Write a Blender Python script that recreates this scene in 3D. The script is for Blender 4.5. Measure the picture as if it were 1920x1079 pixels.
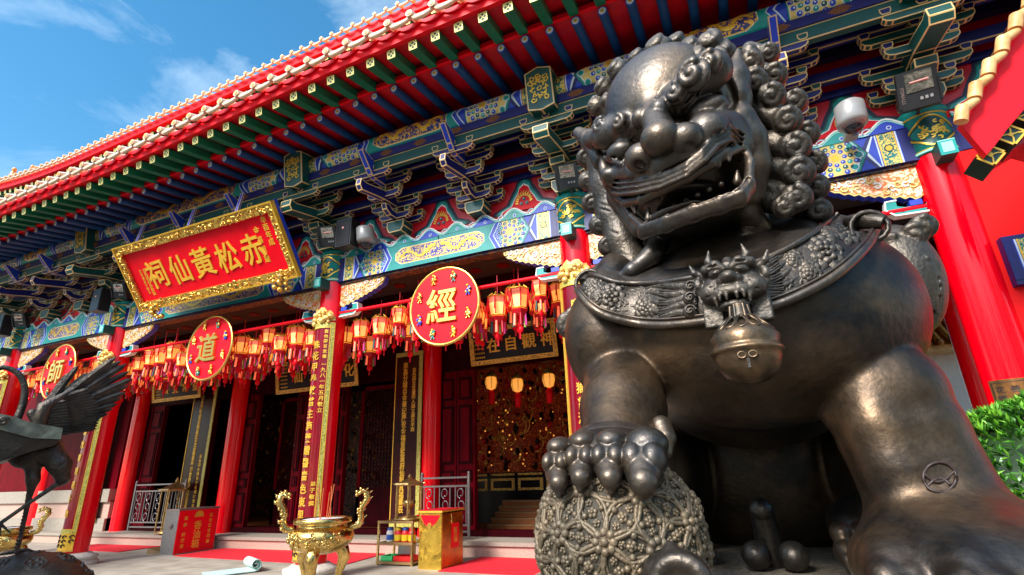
import bpy, bmesh, math, random
import numpy as np
from mathutils import Matrix, Vector
R = math.radians
for o in list(bpy.data.objects): bpy.data.objects.remove(o)
scene = bpy.context.scene
COL = scene.collection
# ---------------- camera ----------------
_f = 988.0
def _cv(px, py):
    v = np.array([px-960.0, 539.5-py, -_f]); return v/np.linalg.norm(v)
_X = -_cv(-1435, 967); _Z = _cv(870, -2250); _Z = _Z-_X*(_Z@_X); _Z /= np.linalg.norm(_Z); _Y = np.cross(_Z, _X)
RM = np.stack([_X, _Y, _Z]); CAM = np.array([0, 0, 1.5])
def at(px, py, y):
    """world point seen at photo pixel px,py on the plane Y=y (used to measure positions)"""
    d = RM@np.array([(px-960.)/_f, -(py-539.5)/_f, -1.]); return CAM+d*(y/d[1])
def atz(px, py, z):
    d = RM@np.array([(px-960.)/_f, -(py-539.5)/_f, -1.]); return CAM+d*((z-1.5)/d[2])
cd = bpy.data.cameras.new('camera'); cam = bpy.data.objects.new('camera', cd); COL.objects.link(cam)
mw = Matrix.Identity(4)
for i in range(3):
    for j in range(3): mw[i][j] = RM[i][j]
    mw[i][3] = CAM[i]
cam.matrix_world = mw; cd.sensor_width = 36; cd.lens = _f/1920*36; cd.clip_start = 0.05; cd.clip_end = 2000
scene.camera = cam
# ---------------- world, sun, exposure ----------------
SUN_EL, SUN_AZ = 38, 196      # azimuth clockwise from +Y: behind the camera, to its left
w = bpy.data.worlds.new("World"); scene.world = w; w.use_nodes = True
nt = w.node_tree; sky = nt.nodes.new('ShaderNodeTexSky'); sky.sky_type = 'NISHITA'; sky.sun_disc = False
sky.sun_elevation = R(SUN_EL); sky.sun_rotation = R(SUN_AZ); sky.air_density = 1.2; sky.dust_density = .6; sky.ozone_density = 2.5
hs = nt.nodes.new('ShaderNodeHueSaturation'); hs.inputs['Saturation'].default_value = 1.32; hs.inputs['Hue'].default_value = .488; hs.inputs['Value'].default_value = 1.18; nt.links.new(sky.outputs[0], hs.inputs['Color'])
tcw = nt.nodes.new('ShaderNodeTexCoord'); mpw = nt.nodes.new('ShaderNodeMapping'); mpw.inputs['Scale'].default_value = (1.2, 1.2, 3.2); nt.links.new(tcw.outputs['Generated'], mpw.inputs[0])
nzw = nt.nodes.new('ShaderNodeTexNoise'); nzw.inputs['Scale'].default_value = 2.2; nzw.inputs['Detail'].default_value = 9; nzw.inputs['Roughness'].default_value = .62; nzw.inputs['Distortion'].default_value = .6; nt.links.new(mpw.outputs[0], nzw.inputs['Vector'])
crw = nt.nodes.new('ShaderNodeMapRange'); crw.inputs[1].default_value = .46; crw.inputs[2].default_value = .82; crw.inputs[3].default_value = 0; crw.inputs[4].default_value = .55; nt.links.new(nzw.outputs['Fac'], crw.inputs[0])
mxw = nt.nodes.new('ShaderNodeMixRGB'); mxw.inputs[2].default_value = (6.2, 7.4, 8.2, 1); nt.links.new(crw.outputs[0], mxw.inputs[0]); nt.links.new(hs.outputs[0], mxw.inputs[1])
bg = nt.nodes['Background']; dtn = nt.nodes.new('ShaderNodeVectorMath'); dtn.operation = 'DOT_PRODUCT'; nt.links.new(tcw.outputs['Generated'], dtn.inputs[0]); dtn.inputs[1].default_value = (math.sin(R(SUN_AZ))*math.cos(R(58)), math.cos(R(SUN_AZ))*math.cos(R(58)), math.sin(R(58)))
gl = nt.nodes.new('ShaderNodeMapRange'); gl.interpolation_type = 'SMOOTHSTEP'; gl.inputs[1].default_value = .52; gl.inputs[2].default_value = .98; gl.inputs[3].default_value = 0; gl.inputs[4].default_value = .85; nt.links.new(dtn.outputs['Value'], gl.inputs[0])  # bright glow added to the unseen sky near the sun, lighting lion and facade
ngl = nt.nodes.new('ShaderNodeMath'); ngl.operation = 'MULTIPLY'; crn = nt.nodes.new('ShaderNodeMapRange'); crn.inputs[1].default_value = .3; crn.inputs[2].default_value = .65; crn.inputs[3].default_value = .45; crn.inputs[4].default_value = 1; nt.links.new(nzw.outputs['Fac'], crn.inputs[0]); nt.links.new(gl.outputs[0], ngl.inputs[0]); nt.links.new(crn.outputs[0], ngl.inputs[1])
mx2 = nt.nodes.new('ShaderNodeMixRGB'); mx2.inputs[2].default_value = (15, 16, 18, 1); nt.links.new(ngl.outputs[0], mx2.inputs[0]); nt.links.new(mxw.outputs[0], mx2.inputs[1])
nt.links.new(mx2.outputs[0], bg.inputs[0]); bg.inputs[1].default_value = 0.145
sl = bpy.data.lights.new('sun', 'SUN'); sl.energy = 4.3; sl.angle = R(17); sl.color = (1, .97, .93)
so = bpy.data.objects.new('sun', sl); COL.objects.link(so)
sd = Vector((math.sin(R(SUN_AZ))*math.cos(R(SUN_EL)), math.cos(R(SUN_AZ))*math.cos(R(SUN_EL)), math.sin(R(SUN_EL))))
so.rotation_euler = sd.to_track_quat('Z', 'Y').to_euler(); so.location = (0, -20, 30)
scene.view_settings.view_transform = 'Standard'; scene.view_settings.look = 'None'
scene.view_settings.exposure = 0.60; scene.view_settings.gamma = 1
scene.cycles.max_bounces = 8; scene.cycles.use_denoising = True
# ---------------- materials ----------------
MATS = {}
def mat(name, col, rough=.5, metal=0, var=.12, scale=6, bump=0, bscale=None, coat=0, emit=None, es=0, spec=.5, detail=6, dist=0, col2=None, thr=None, soft=.04, metal2=None, rvar=0, stretch=None):
    m = bpy.data.materials.new(name); m.use_nodes = True; MATS[name] = m
    n = m.node_tree.nodes; l = m.node_tree.links; b = n['Principled BSDF']
    b.inputs['Roughness'].default_value = rough; b.inputs['Metallic'].default_value = metal
    b.inputs['Coat Weight'].default_value = coat; b.inputs['Coat Roughness'].default_value = .06
    b.inputs['Specular IOR Level'].default_value = spec
    tc = n.new('ShaderNodeTexCoord'); mp = n.new('ShaderNodeMapping'); l.new(tc.outputs['Object'], mp.inputs[0])
    if stretch: mp.inputs['Scale'].default_value = stretch
    nz = n.new('ShaderNodeTexNoise'); nz.inputs['Scale'].default_value = scale; nz.inputs['Detail'].default_value = detail; nz.inputs['Distortion'].default_value = dist
    l.new(mp.outputs[0], nz.inputs['Vector'])
    cr = n.new('ShaderNodeValToRGB'); l.new(nz.outputs['Fac'], cr.inputs[0])
    e = cr.color_ramp.elements
    if thr is None:
        e[0].position = .3; e[1].position = .7
        if col2 is None: col2 = [c*(1-2*var) for c in col]; c1 = [min(1, c*(1+var*.6)) for c in col]
        else: c1 = col
        e[0].color = (*col2, 1); e[1].color = (*c1, 1)
    else:
        e[0].position = thr-soft; e[1].position = thr+soft; e[0].color = (*col2, 1); e[1].color = (*col, 1)
        if metal2 is not None:
            mr = n.new('ShaderNodeMapRange'); mr.inputs[1].default_value = thr-soft; mr.inputs[2].default_value = thr+soft
            mr.inputs[3].default_value = metal2; mr.inputs[4].default_value = metal; l.new(nz.outputs['Fac'], mr.inputs[0]); l.new(mr.outputs[0], b.inputs['Metallic'])
    l.new(cr.outputs[0], b.inputs['Base Color'])
    if rvar:
        mr = n.new('ShaderNodeMapRange'); mr.inputs[1].default_value = .3; mr.inputs[2].default_value = .7; mr.inputs[3].default_value = rough-rvar; mr.inputs[4].default_value = rough+rvar
        n2 = n.new('ShaderNodeTexNoise'); n2.inputs['Scale'].default_value = scale*.7; n2.inputs['Detail'].default_value = 8; l.new(mp.outputs[0], n2.inputs['Vector']); l.new(n2.outputs['Fac'], mr.inputs[0]); l.new(mr.outputs[0], b.inputs['Roughness'])
    if bump:
        bn = n.new('ShaderNodeBump'); bn.inputs['Strength'].default_value = bump; bn.inputs['Distance'].default_value = .02
        if bscale:
            n3 = n.new('ShaderNodeTexNoise'); n3.inputs['Scale'].default_value = bscale; n3.inputs['Detail'].default_value = 6; l.new(mp.outputs[0], n3.inputs['Vector']); l.new(n3.outputs['Fac'], bn.inputs['Height'])
        else: l.new(nz.outputs['Fac'], bn.inputs['Height'])
        l.new(bn.outputs[0], b.inputs['Normal'])
    if emit: b.inputs['Emission Color'].default_value = (*emit, 1); b.inputs['Emission Strength'].default_value = es
    return m
mat('red', (.90, .0, .008), .17, var=.07, scale=3.5, bump=.06, bscale=4, spec=.4, rvar=.07, stretch=(1, 1, .35))
mat('redboard', (.60, .001, .012), .4, var=.12, scale=5)
mat('redbright', (.88, .001, .012), .45, spec=.2, var=.05, scale=4)
mat('redcloth', (.72, .006, .02), .9, var=.08, scale=30, bump=.3, bscale=150)
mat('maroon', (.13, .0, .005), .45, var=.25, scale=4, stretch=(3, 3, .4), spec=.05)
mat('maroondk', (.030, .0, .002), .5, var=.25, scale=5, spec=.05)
mat('lacquer', (.20, .001, .010), .14, var=.15, scale=3, coat=.15, spec=.35)
mat('black', (.006, .004, .005), .3, var=.2, spec=.3)
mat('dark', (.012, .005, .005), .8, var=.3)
mat('teal', (.0, .30, .27), .45, var=.1, scale=7)
mat('tealdk', (.0, .070, .062), .45, var=.12, scale=7)
mat('tealwt', (.30, .72, .62), .5, var=.06)
mat('green', (.0, .17, .075), .4, var=.12, scale=6)
mat('greendk', (.0, .05, .035), .45, var=.15)
mat('blue', (.012, .05, .50), .45, var=.1, scale=8)
mat('bluert', (.006, .075, .24), .42, var=.12, scale=8)
mat('navy', (.004, .008, .13), .45, var=.15, scale=8)
mat('navydk', (.003, .004, .035), .5, var=.15)
mat('pale', (.62, .72, .80), .5, var=.05)
mat('white', (.82, .80, .74), .5, var=.04)
mat('edge', (.76, .50, .20), .4, var=.1)
mat('gold', (.95, .60, .14), .28, 1, var=.08, scale=20, bump=.12, bscale=40)
mat('goldpaint', (.86, .50, .05), .35, .35, var=.08, scale=10)
mat('goldpale', (.85, .72, .22), .4, .2, var=.12, scale=60)
mat('goldfret', (.66, .56, .13), .45, .2, scale=60, dist=.6, col2=(.22, .22, .03), thr=.5, soft=.05)
mat('goldcarve', (.95, .58, .11), .3, .75, scale=15, dist=1.6, detail=2.5, col2=(.10, .035, .008), thr=.43, soft=.07, bump=1, metal2=0)
mat('goldcarvefine', (.95, .60, .12), .32, .7, scale=34, dist=1.8, detail=2, col2=(.06, .02, .01), thr=.47, soft=.05, bump=.8, metal2=0)
mat('dragonblue', (.88, .54, .09), .4, .3, scale=13, dist=2.6, detail=1.6, col2=(.02, .035, .30), thr=.52, soft=.02, metal2=0)
mat('dragonnavy', (.85, .42, .04), .4, .2, scale=11, dist=2.8, detail=1.6, col2=(.012, .025, .17), thr=.54, soft=.02, metal2=0)
mat('scrollteal', (.85, .60, .12), .4, .2, scale=22, dist=2, detail=1.5, col2=(.0, .16, .15), thr=.5, soft=.02, metal2=0)
mat('scrollorange', (.92, .72, .45), .4, 0, scale=9, dist=3.0, detail=1.2, col2=(.85, .19, .02), thr=.50, soft=.04, bump=.6)
mat('flame', (.95, .55, .08), .4, .2, scale=14, dist=2.6, detail=1.5, col2=(.55, .01, .01), thr=.6, soft=.03, metal2=0)
mat('brownmotif', (.30, .10, .02), .5, var=.2, scale=30)
mat('tile', (.88, .76, .60), .22, var=.12, scale=9, coat=.5, col2=(.80, .50, .26))
mat('tileor', (.85, .36, .06), .25, var=.2, scale=7, coat=.5, col2=(.55, .20, .05))
mat('tileend', (.85, .40, .08), .35, var=.2, scale=30, bump=.5)
mat('lampshade2', (.85, .20, .13), .5, var=.06, emit=(1, .20, .05), es=.22)
mat('darklacquer', (.030, .002, .004), .25, var=.2, spec=.25)
mat('soffit', (.22, .07, .01), .5, scale=9, dist=2.5, detail=1.5, col2=(.006, .008, .03), thr=.55, soft=.03)
mat('goldtext', (.92, .52, .04), .45, .1, var=.06)
mat('crown', (.95, .66, .20), .35, .3, scale=18, dist=1.6, detail=2.5, col2=(.55, .22, .03), thr=.42, soft=.1, bump=.6)
mat('plinthtop', (.20, .165, .12), .6, var=.3, scale=40, bump=1, bscale=55, dist=1)
mat('ochre', (.80, .58, .16), .45, var=.1, scale=20)
mat('stone', (.34, .29, .23), .75, var=.15, scale=30, bump=.3, bscale=90, detail=10)
mat('stonepink', (.50, .32, .25), .7, var=.14, scale=45, bump=.2, bscale=120, detail=10)
mat('stonewhite', (.60, .54, .47), .55, var=.1, scale=12, bump=.2, bscale=60)
mat('steel', (.26, .24, .25), .35, .8, var=.1, scale=30)
mat('steelbrown', (.30, .22, .20), .4, .6, var=.1, scale=30)
mat('greyplastic', (.33, .32, .31), .35, .2, var=.05)
mat('housing', (.010, .011, .013), .4, var=.1)
mat('lens', (.05, .05, .06), .05, .5)
mat('reflector', (.62, .58, .50), .18, .9, var=.4, scale=14, dist=1)
mat('brass', (.62, .42, .16), .3, .9, var=.2, scale=20)
mat('wood', (.30, .17, .06), .5, var=.2, scale=20, stretch=(1, 1, 8))
mat('ash', (.72, .70, .72), .9, var=.1, scale=80, bump=.5)
mat('incense', (.50, .12, .03), .7)
mat('mint', (.52, .70, .64), .6, var=.08, scale=20, bump=.1)
mat('lampglow', (.95, .60, .25), .5, var=.1, emit=(1, .38, .05), es=.55)
mat('lampglow2', (.95, .30, .20), .5, var=.1, emit=(1, .14, .05), es=.55)
mat('lampshade', (.90, .38, .32), .5, var=.06, scale=30)
mat('magenta', (.75, .05, .28), .6); mat('lime', (.35, .60, .12), .6)
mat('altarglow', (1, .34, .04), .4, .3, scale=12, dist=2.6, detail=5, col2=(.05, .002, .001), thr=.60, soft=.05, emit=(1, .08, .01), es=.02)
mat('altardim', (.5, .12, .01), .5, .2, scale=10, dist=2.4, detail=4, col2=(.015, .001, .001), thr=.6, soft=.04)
mat('darkwoodlit', (.30, .09, .02), .4, var=.2, scale=6, stretch=(1, 1, 6))
mat('whitewall', (.74, .70, .66), .7, var=.04)
mat('plasticred', (.75, .02, .02), .3); mat('plasticyel', (.85, .60, .02), .3); mat('plasticblue', (.03, .12, .50), .3); mat('plasticgrn', (.05, .62, .18), .3)
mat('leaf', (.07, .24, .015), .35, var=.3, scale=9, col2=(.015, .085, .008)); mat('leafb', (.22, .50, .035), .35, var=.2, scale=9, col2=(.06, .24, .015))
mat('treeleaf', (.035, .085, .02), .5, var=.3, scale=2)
mat('twig', (.08, .05, .02), .8)
mat('bronzeplaque', (.36, .15, .05), .25, .85, var=.3, scale=5)
mat('engraved', (.03, .015, .01), .5)
def bronze(name, lo, hi, rough, bump, bscale, metal=.85, scale=3.2):
    m = bpy.data.materials.new(name); m.use_nodes = True; MATS[name] = m
    n = m.node_tree.nodes; l = m.node_tree.links; b = n['Principled BSDF']
    tc = n.new('ShaderNodeTexCoord')
    n1 = n.new('ShaderNodeTexNoise'); n1.inputs['Scale'].default_value = scale; n1.inputs['Detail'].default_value = 9; n1.inputs['Roughness'].default_value = .62; n1.inputs['Distortion'].default_value = .5
    n2 = n.new('ShaderNodeTexNoise'); n2.inputs['Scale'].default_value = 26; n2.inputs['Detail'].default_value = 8; n2.inputs['Roughness'].default_value = .7
    for q in (n1, n2): l.new(tc.outputs['Object'], q.inputs['Vector'])
    r1 = n.new('ShaderNodeValToRGB'); e = r1.color_ramp.elements; e[0].position = .40; e[0].color = (*lo, 1); e[1].position = .64; e[1].color = (*hi, 1)
    l.new(n1.outputs['Fac'], r1.inputs[0])
    mx = n.new('ShaderNodeMixRGB'); mx.blend_type = 'OVERLAY'; mx.inputs[0].default_value = .35; l.new(r1.outputs[0], mx.inputs[1]); l.new(n2.outputs['Fac'], mx.inputs[2])
    l.new(mx.outputs[0], b.inputs['Base Color']); b.inputs['Metallic'].default_value = metal
    mr = n.new('ShaderNodeMapRange'); mr.inputs[1].default_value = .3; mr.inputs[2].default_value = .7; mr.inputs[3].default_value = rough-.07; mr.inputs[4].default_value = rough+.09
    l.new(n2.outputs['Fac'], mr.inputs[0]); l.new(mr.outputs[0], b.inputs['Roughness'])
    n3 = n.new('ShaderNodeTexNoise'); n3.inputs['Scale'].default_value = bscale; n3.inputs['Detail'].default_value = 7; l.new(tc.outputs['Object'], n3.inputs['Vector'])
    bn = n.new('ShaderNodeBump'); bn.inputs['Strength'].default_value = bump; bn.inputs['Distance'].default_value = .01; l.new(n3.outputs['Fac'], bn.inputs['Height']); l.new(bn.outputs[0], b.inputs['Normal'])
    return m
bronze('bronze', (.075, .068, .062), (.14, .104, .072), .39, .28, 44, .84)
bronze('bronzebody', (.024, .024, .024), (.115, .074, .042), .42, .26, 40, .78, 2.2)
bronze('bronzebell', (.05, .042, .032), (.20, .125, .065), .36, .25, 30, .8, 7)
bronze('bronzecrane', (.045, .040, .035), (.11, .088, .068), .42, .7, 60, .8, 9)
bronze('bronzemane', (.065, .058, .050), (.12, .098, .074), .44, .5, 60, .75)
bronze('bronzeball', (.12, .095, .062), (.22, .16, .095), .5, .5, 70, .45)
bronze('bronzedark', (.05, .044, .038), (.10, .082, .065), .42, .4, 40)
bronze('brassvessel', (.50, .33, .10), (.82, .57, .20), .24, .12, 30, 1, 9)
# ---------------- mesh builder ----------------
class F:
    """frame: o + u*a + v*b + w*c"""
    def __init__(s, o, a=(1, 0, 0), b=(0, 0, 1), c=(0, -1, 0)):
        s.o = np.array(o, float); s.a = np.array(a, float); s.b = np.array(b, float); s.c = np.array(c, float)
    def __call__(s, u, v, w=0): return tuple(s.o+s.a*u+s.b*v+s.c*w)
class Cyl:
    """bent round a vertical column: u is arc length, v height, w outward; u=0 faces direction ang"""
    def __init__(s, c, r, ang=-math.pi/2): s.c = c; s.r = r; s.ang = ang
    def __call__(s, u, v, w=0):
        t = s.ang+u/s.r; q = s.r+w; return (s.c[0]+q*math.cos(t), s.c[1]+q*math.sin(t), s.c[2]+v)
class HCyl:
    """bent round a horizontal beam along X: v is arc length"""
    def __init__(s, c, r, ang=0): s.c = c; s.r = r; s.ang = ang
    def __call__(s, u, v, w=0):
        t = s.ang+v/s.r; q = s.r+w; return (s.c[0]+u, s.c[1]-q*math.cos(t), s.c[2]+q*math.sin(t))
W = F((0, 0, 0), (1, 0, 0), (0, 1, 0), (0, 0, 1))
class MB:
    def __init__(s): s.v = []; s.f = []; s.m = []; s.sm = []; s.ms = []
    def mi(s, m):
        if m not in s.ms: s.ms.append(m)
        return s.ms.index(m)
    def add(s, vs, fs, m, smooth=False):
        o = len(s.v); k = s.mi(m); s.v.extend([tuple(map(float, p)) for p in vs])
        for f in fs: s.f.append([i+o for i in f]); s.m.append(k); s.sm.append(smooth)
    def box(s, a, b, m, T=None):
        (x0, y0, z0), (x1, y1, z1) = a, b
        vs = [(x0, y0, z0), (x1, y0, z0), (x1, y1, z0), (x0, y1, z0), (x0, y0, z1), (x1, y0, z1), (x1, y1, z1), (x0, y1, z1)]
        if T: vs = [T(*p) for p in vs]
        s.add(vs, [(0, 3, 2, 1), (4, 5, 6, 7), (0, 1, 5, 4), (1, 2, 6, 5), (2, 3, 7, 6), (3, 0, 4, 7)], m)
    def prism(s, pts, T, w0, w1, m, mside=None, back=True):
        n = len(pts); a = sum(pts[i][0]*pts[(i+1) % n][1]-pts[(i+1) % n][0]*pts[i][1] for i in range(n))
        if a < 0: pts = pts[::-1]
        vs = [T(u, v, w1) for u, v in pts]+[T(u, v, w0) for u, v in pts]
        s.add(vs, [list(range(n))]+([list(range(2*n-1, n-1, -1))] if back else []), m)
        s.add(vs, [(i, i+n, (i+1) % n+n, (i+1) % n) for i in range(n)], mside or m)
    def rect(s, u0, v0, u1, v1, T, w0, w1, m, nu=1, nv=1):
        # subdivided front sheet so that it can bend, with sides
        vs = []; fs = []
        for j in range(nv+1):
            for i in range(nu+1): vs.append(T(u0+(u1-u0)*i/nu, v0+(v1-v0)*j/nv, w1))
        for j in range(nv):
            for i in range(nu):
                q = j*(nu+1)+i; fs.append((q, q+1, q+nu+2, q+nu+1))
        s.add(vs, fs, m, nu > 1 or nv > 1)
        if w1-w0 > .0015:
            ring = [(u0+(u1-u0)*i/nu, v0) for i in range(nu)]+[(u1, v0+(v1-v0)*j/nv) for j in range(nv)]+[(u1+(u0-u1)*i/nu, v1) for i in range(nu)]+[(u0, v1+(v0-v1)*j/nv) for j in range(nv)]
            n = len(ring); vs = [T(a, b, w1) for a, b in ring]+[T(a, b, w0) for a, b in ring]
            s.add(vs, [(i, i+n, (i+1) % n+n, (i+1) % n) for i in range(n)], m)
    def disc(s, u, v, r, T, w0, w1, m, n=12, rv=None, a0=0):
        s.prism([(u+r*math.cos(a0+2*math.pi*i/n), v+(rv or r)*math.sin(a0+2*math.pi*i/n)) for i in range(n)], T, w0, w1, m)
    def strip(s, pts, wd, T, w0, w1, m, closed=False):
        n = len(pts); L = []; Rr = []
        for i in range(n):
            if closed: a = pts[i-1]; b = pts[(i+1) % n]
            else: a = pts[max(0, i-1)]; b = pts[min(n-1, i+1)]
            dx, dy = b[0]-a[0], b[1]-a[1]; q = math.hypot(dx, dy) or 1; ww = wd[i] if isinstance(wd, (list, tuple)) else wd
            L.append((pts[i][0]-dy/q*ww/2, pts[i][1]+dx/q*ww/2)); Rr.append((pts[i][0]+dy/q*ww/2, pts[i][1]-dx/q*ww/2))
        vs = [T(u, v, w1) for u, v in L]+[T(u, v, w1) for u, v in Rr]+[T(u, v, w0) for u, v in L]+[T(u, v, w0) for u, v in Rr]
        fs = []
        for i in range(n if closed else n-1):
            j = (i+1) % n
            fs += [(i, n+i, n+j, j), (i, j, 2*n+j, 2*n+i), (n+i, 3*n+i, 3*n+j, n+j)]
        s.add(vs, fs, m)
    def tube(s, P, rad, m, n=8, caps=True, smooth=True, closed=False):
        P = [np.array(p, float) for p in P]; k = len(P); vs = []; up = None
        for i in range(k):
            if closed: t = P[(i+1) % k]-P[i-1]
            else: t = P[min(k-1, i+1)]-P[max(0, i-1)]
            t = t/(np.linalg.norm(t)+1e-9)
            if up is None:
                up = np.array([0, 0, 1.]) if abs(t[2]) < .9 else np.array([1., 0, 0])
            a = np.cross(t, up); a /= np.linalg.norm(a)+1e-9; b = np.cross(a, t); up = b
            r = rad[i] if hasattr(rad, '__len__') else rad
            for j in range(n):
                q = 2*math.pi*(j+.5)/n; vs.append(P[i]+(a*math.cos(q)+b*math.sin(q))*r)
        fs = []
        for i in range(k if closed else k-1):
            i2 = (i+1) % k
            for j in range(n): fs.append((i*n+j, i*n+(j+1) % n, i2*n+(j+1) % n, i2*n+j))
        s.add(vs, fs, m, smooth)
        if caps and not closed: s.add(vs[:n], [list(range(n))[::-1]], m); s.add(vs[-n:], [list(range(n))], m)
    def lathe(s, prof, c, m, n=24, smooth=True, T=None, a0=0, a1=2*math.pi):
        full = abs(a1-a0-2*math.pi) < 1e-6; nn = n if full else n+1; vs = []
        for r, z in prof:
            for j in range(nn):
                q = a0+(a1-a0)*j/n; p = (c[0]+r*math.cos(q), c[1]+r*math.sin(q), c[2]+z); vs.append(T(*p) if T else p)
        fs = []
        for i in range(len(prof)-1):
            for j in range(n):
                j2 = (j+1) % nn if full else j+1
                fs.append((i*nn+j, i*nn+j2, (i+1)*nn+j2, (i+1)*nn+j))
        s.add(vs, fs, m, smooth)
        if full:
            if prof[0][0] > 1e-4: s.add(vs[:nn], [list(range(nn))[::-1]], m)
            if prof[-1][0] > 1e-4: s.add(vs[-nn:], [list(range(nn))], m)
    def ell(s, c, r, m, n=12, k=8, Rt=None):
        r = (r, r, r) if not hasattr(r, '__len__') else r; vs = []; fs = []
        for i in range(k+1):
            t = math.pi*i/k
            for j in range(n):
                q = 2*math.pi*j/n; p = np.array([r[0]*math.sin(t)*math.cos(q), r[1]*math.sin(t)*math.sin(q), r[2]*math.cos(t)])
                if Rt is not None: p = Rt@p
                vs.append(p+np.array(c))
        for i in range(k):
            for j in range(n): fs.append((i*n+j, (i+1)*n+j, (i+1)*n+(j+1) % n, i*n+(j+1) % n))
        s.add(vs, fs, m, True)
    def build(s, name, parent=None, inset=None, weld=False):
        me = bpy.data.meshes.new(name); me.from_pydata(s.v, [], s.f)
        for m in s.ms: me.materials.append(MATS[m])
        me.polygons.foreach_set('material_index', s.m); me.polygons.foreach_set('use_smooth', s.sm)
        if weld or inset:
            bm = bmesh.new(); bm.from_mesh(me)
            if inset:
                k = len(me.materials); me.materials.append(MATS[inset[1]]); fs = list(bm.faces); old = set(fs)
                bmesh.ops.inset_individual(bm, faces=fs, thickness=inset[0], depth=0, use_even_offset=True)
                for f_ in bm.faces:
                    if f_ not in old: f_.material_index = k
            else: bmesh.ops.remove_doubles(bm, verts=bm.verts, dist=1e-5)
            bm.to_mesh(me); bm.free()
        return link(name, me, parent)
def link(name, me, parent=None):
    o = bpy.data.objects.new(name, me); COL.objects.link(o)
    if parent:
        o.parent = parent; o.matrix_parent_inverse = wmat(parent).inverted()
    return o
def wmat(o):
    m = Matrix.Translation(o.location)@o.rotation_euler.to_matrix().to_4x4()
    return (wmat(o.parent)@o.matrix_parent_inverse@m) if o.parent else m
def thing(name, label, cat, loc=(0, 0, 0), group=None):
    o = bpy.data.objects.new(name, None); COL.objects.link(o); o.location = loc; o.empty_display_size = .2
    return tag(o, label, cat, group)
def tag(o, label, cat, group=None, kind=None):
    if label: o['label'] = label
    if cat: o['category'] = cat
    if group: o['group'] = group
    if kind: o['kind'] = kind
    return o
def copy_tree(o, loc, label=None, rotz=None, scale=None):
    def rec(s, par):
        c = s.copy(); COL.objects.link(c)
        if par: c.parent = par; c.matrix_parent_inverse = s.matrix_parent_inverse.copy()
        for ch in list(s.children): rec(ch, c)
        return c
    c = rec(o, None); c.location = loc
    if label: c['label'] = label
    if rotz is not None: c.rotation_euler = (0, 0, rotz)
    if scale: c.scale = (scale,)*3
    return c
def dup(o, parent, off, mirror=False):
    """copy of a part (with sub-parts) moved by off under parent"""
    def rec(s, par, top):
        c = s.copy(); COL.objects.link(c); c.parent = par; c.matrix_parent_inverse = s.matrix_parent_inverse.copy()
        if top: c.location = Vector(s.location)+Vector(off)
        for ch in list(s.children): rec(ch, c, False)
        return c
    return rec(o, parent, True)
_tc = {}
def text_geo(ch):
    """mesh (verts, faces) of a character or word, unit height, origin centred"""
    if ch in _tc: return _tc[ch]
    cu = bpy.data.curves.new('t', 'FONT'); cu.body = ch; cu.align_x = 'CENTER'; cu.align_y = 'CENTER'; cu.resolution_u = 2; cu.offset = .012
    ob = bpy.data.objects.new('t', cu); COL.objects.link(ob)
    dg = bpy.context.evaluated_depsgraph_get(); me = bpy.data.meshes.new_from_object(ob.evaluated_get(dg))
    vs = np.array([v.co[:] for v in me.vertices]) if len(me.vertices) else np.zeros((0, 3)); fs = [list(p.vertices) for p in me.polygons]
    es = {}
    for f_ in fs:
        for i in range(len(f_)):
            k = (f_[i], f_[(i+1) % len(f_)])
            if (k[1], k[0]) in es: del es[(k[1], k[0])]
            else: es[k] = 1
    bpy.data.objects.remove(ob); bpy.data.curves.remove(cu); bpy.data.meshes.remove(me)
    if len(vs):
        c = (vs.max(0)+vs.min(0))/2; vs = vs-c
    _tc[ch] = (vs, fs, list(es)); return _tc[ch]
def put_text(mb, ch, u, v, size, T, w0, w1, m, sx=1, rot=0, ms=None):
    vs, fs, es = text_geo(ch)
    if not len(vs): return
    c, s = math.cos(rot), math.sin(rot); n = len(vs)
    P = [(u+(p[0]*sx*c-p[1]*s)*size, v+(p[0]*sx*s+p[1]*c)*size) for p in vs]
    mb.add([T(a, b, w1) for a, b in P], fs, m)
    if w1-w0 > .002: mb.add([T(a, b, w1) for a, b in P]+[T(a, b, w0) for a, b in P], [(a, a+n, b+n, b) for a, b in es], ms or m)
def column_text(mb, s, u, v0, v1, size, T, w0, w1, m, sx=1):
    k = len(s)
    for i, ch in enumerate(s): put_text(mb, ch, u, v1-(v1-v0)*(i+.5)/k, size, T, w0, w1, m, sx)
# ================= the setting =================
def struct(o): o['kind'] = 'structure'; return o
g = MB(); g.box((-70, -60, -1.0), (60, 90, 0), 'ground'); 
def ground_mat():
    m = mat('ground', (.43, .375, .30), .75, var=.17, scale=2.6, bump=.15, bscale=60, detail=10)
    n = m.node_tree.nodes; l = m.node_tree.links; b = n['Principled BSDF']; src = b.inputs['Base Color'].links[0].from_socket
    tc = n.new('ShaderNodeTexCoord'); br = n.new('ShaderNodeTexBrick'); br.inputs['Scale'].default_value = 1.0; br.inputs['Mortar Size'].default_value = .006
    br.inputs['Brick Width'].default_value = 1.2; br.inputs['Row Height'].default_value = .6; br.inputs['Color1'].default_value = (1, 1, 1, 1); br.inputs['Color2'].default_value = (.88, .88, .88, 1); br.inputs['Mortar'].default_value = (.55, .52, .5, 1)
    l.new(tc.outputs['Object'], br.inputs['Vector']); mx = n.new('ShaderNodeMixRGB'); mx.blend_type = 'MULTIPLY'; mx.inputs[0].default_value = 1
    l.new(src, mx.inputs[1]); l.new(br.outputs['Color'], mx.inputs[2]); l.new(mx.outputs[0], b.inputs['Base Color'])
ground_mat(); struct(g.build('ground'))
mat('bouncecut', (.085, .08, .075), .7, var=.2, scale=5, bump=.3, bscale=70)
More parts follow.
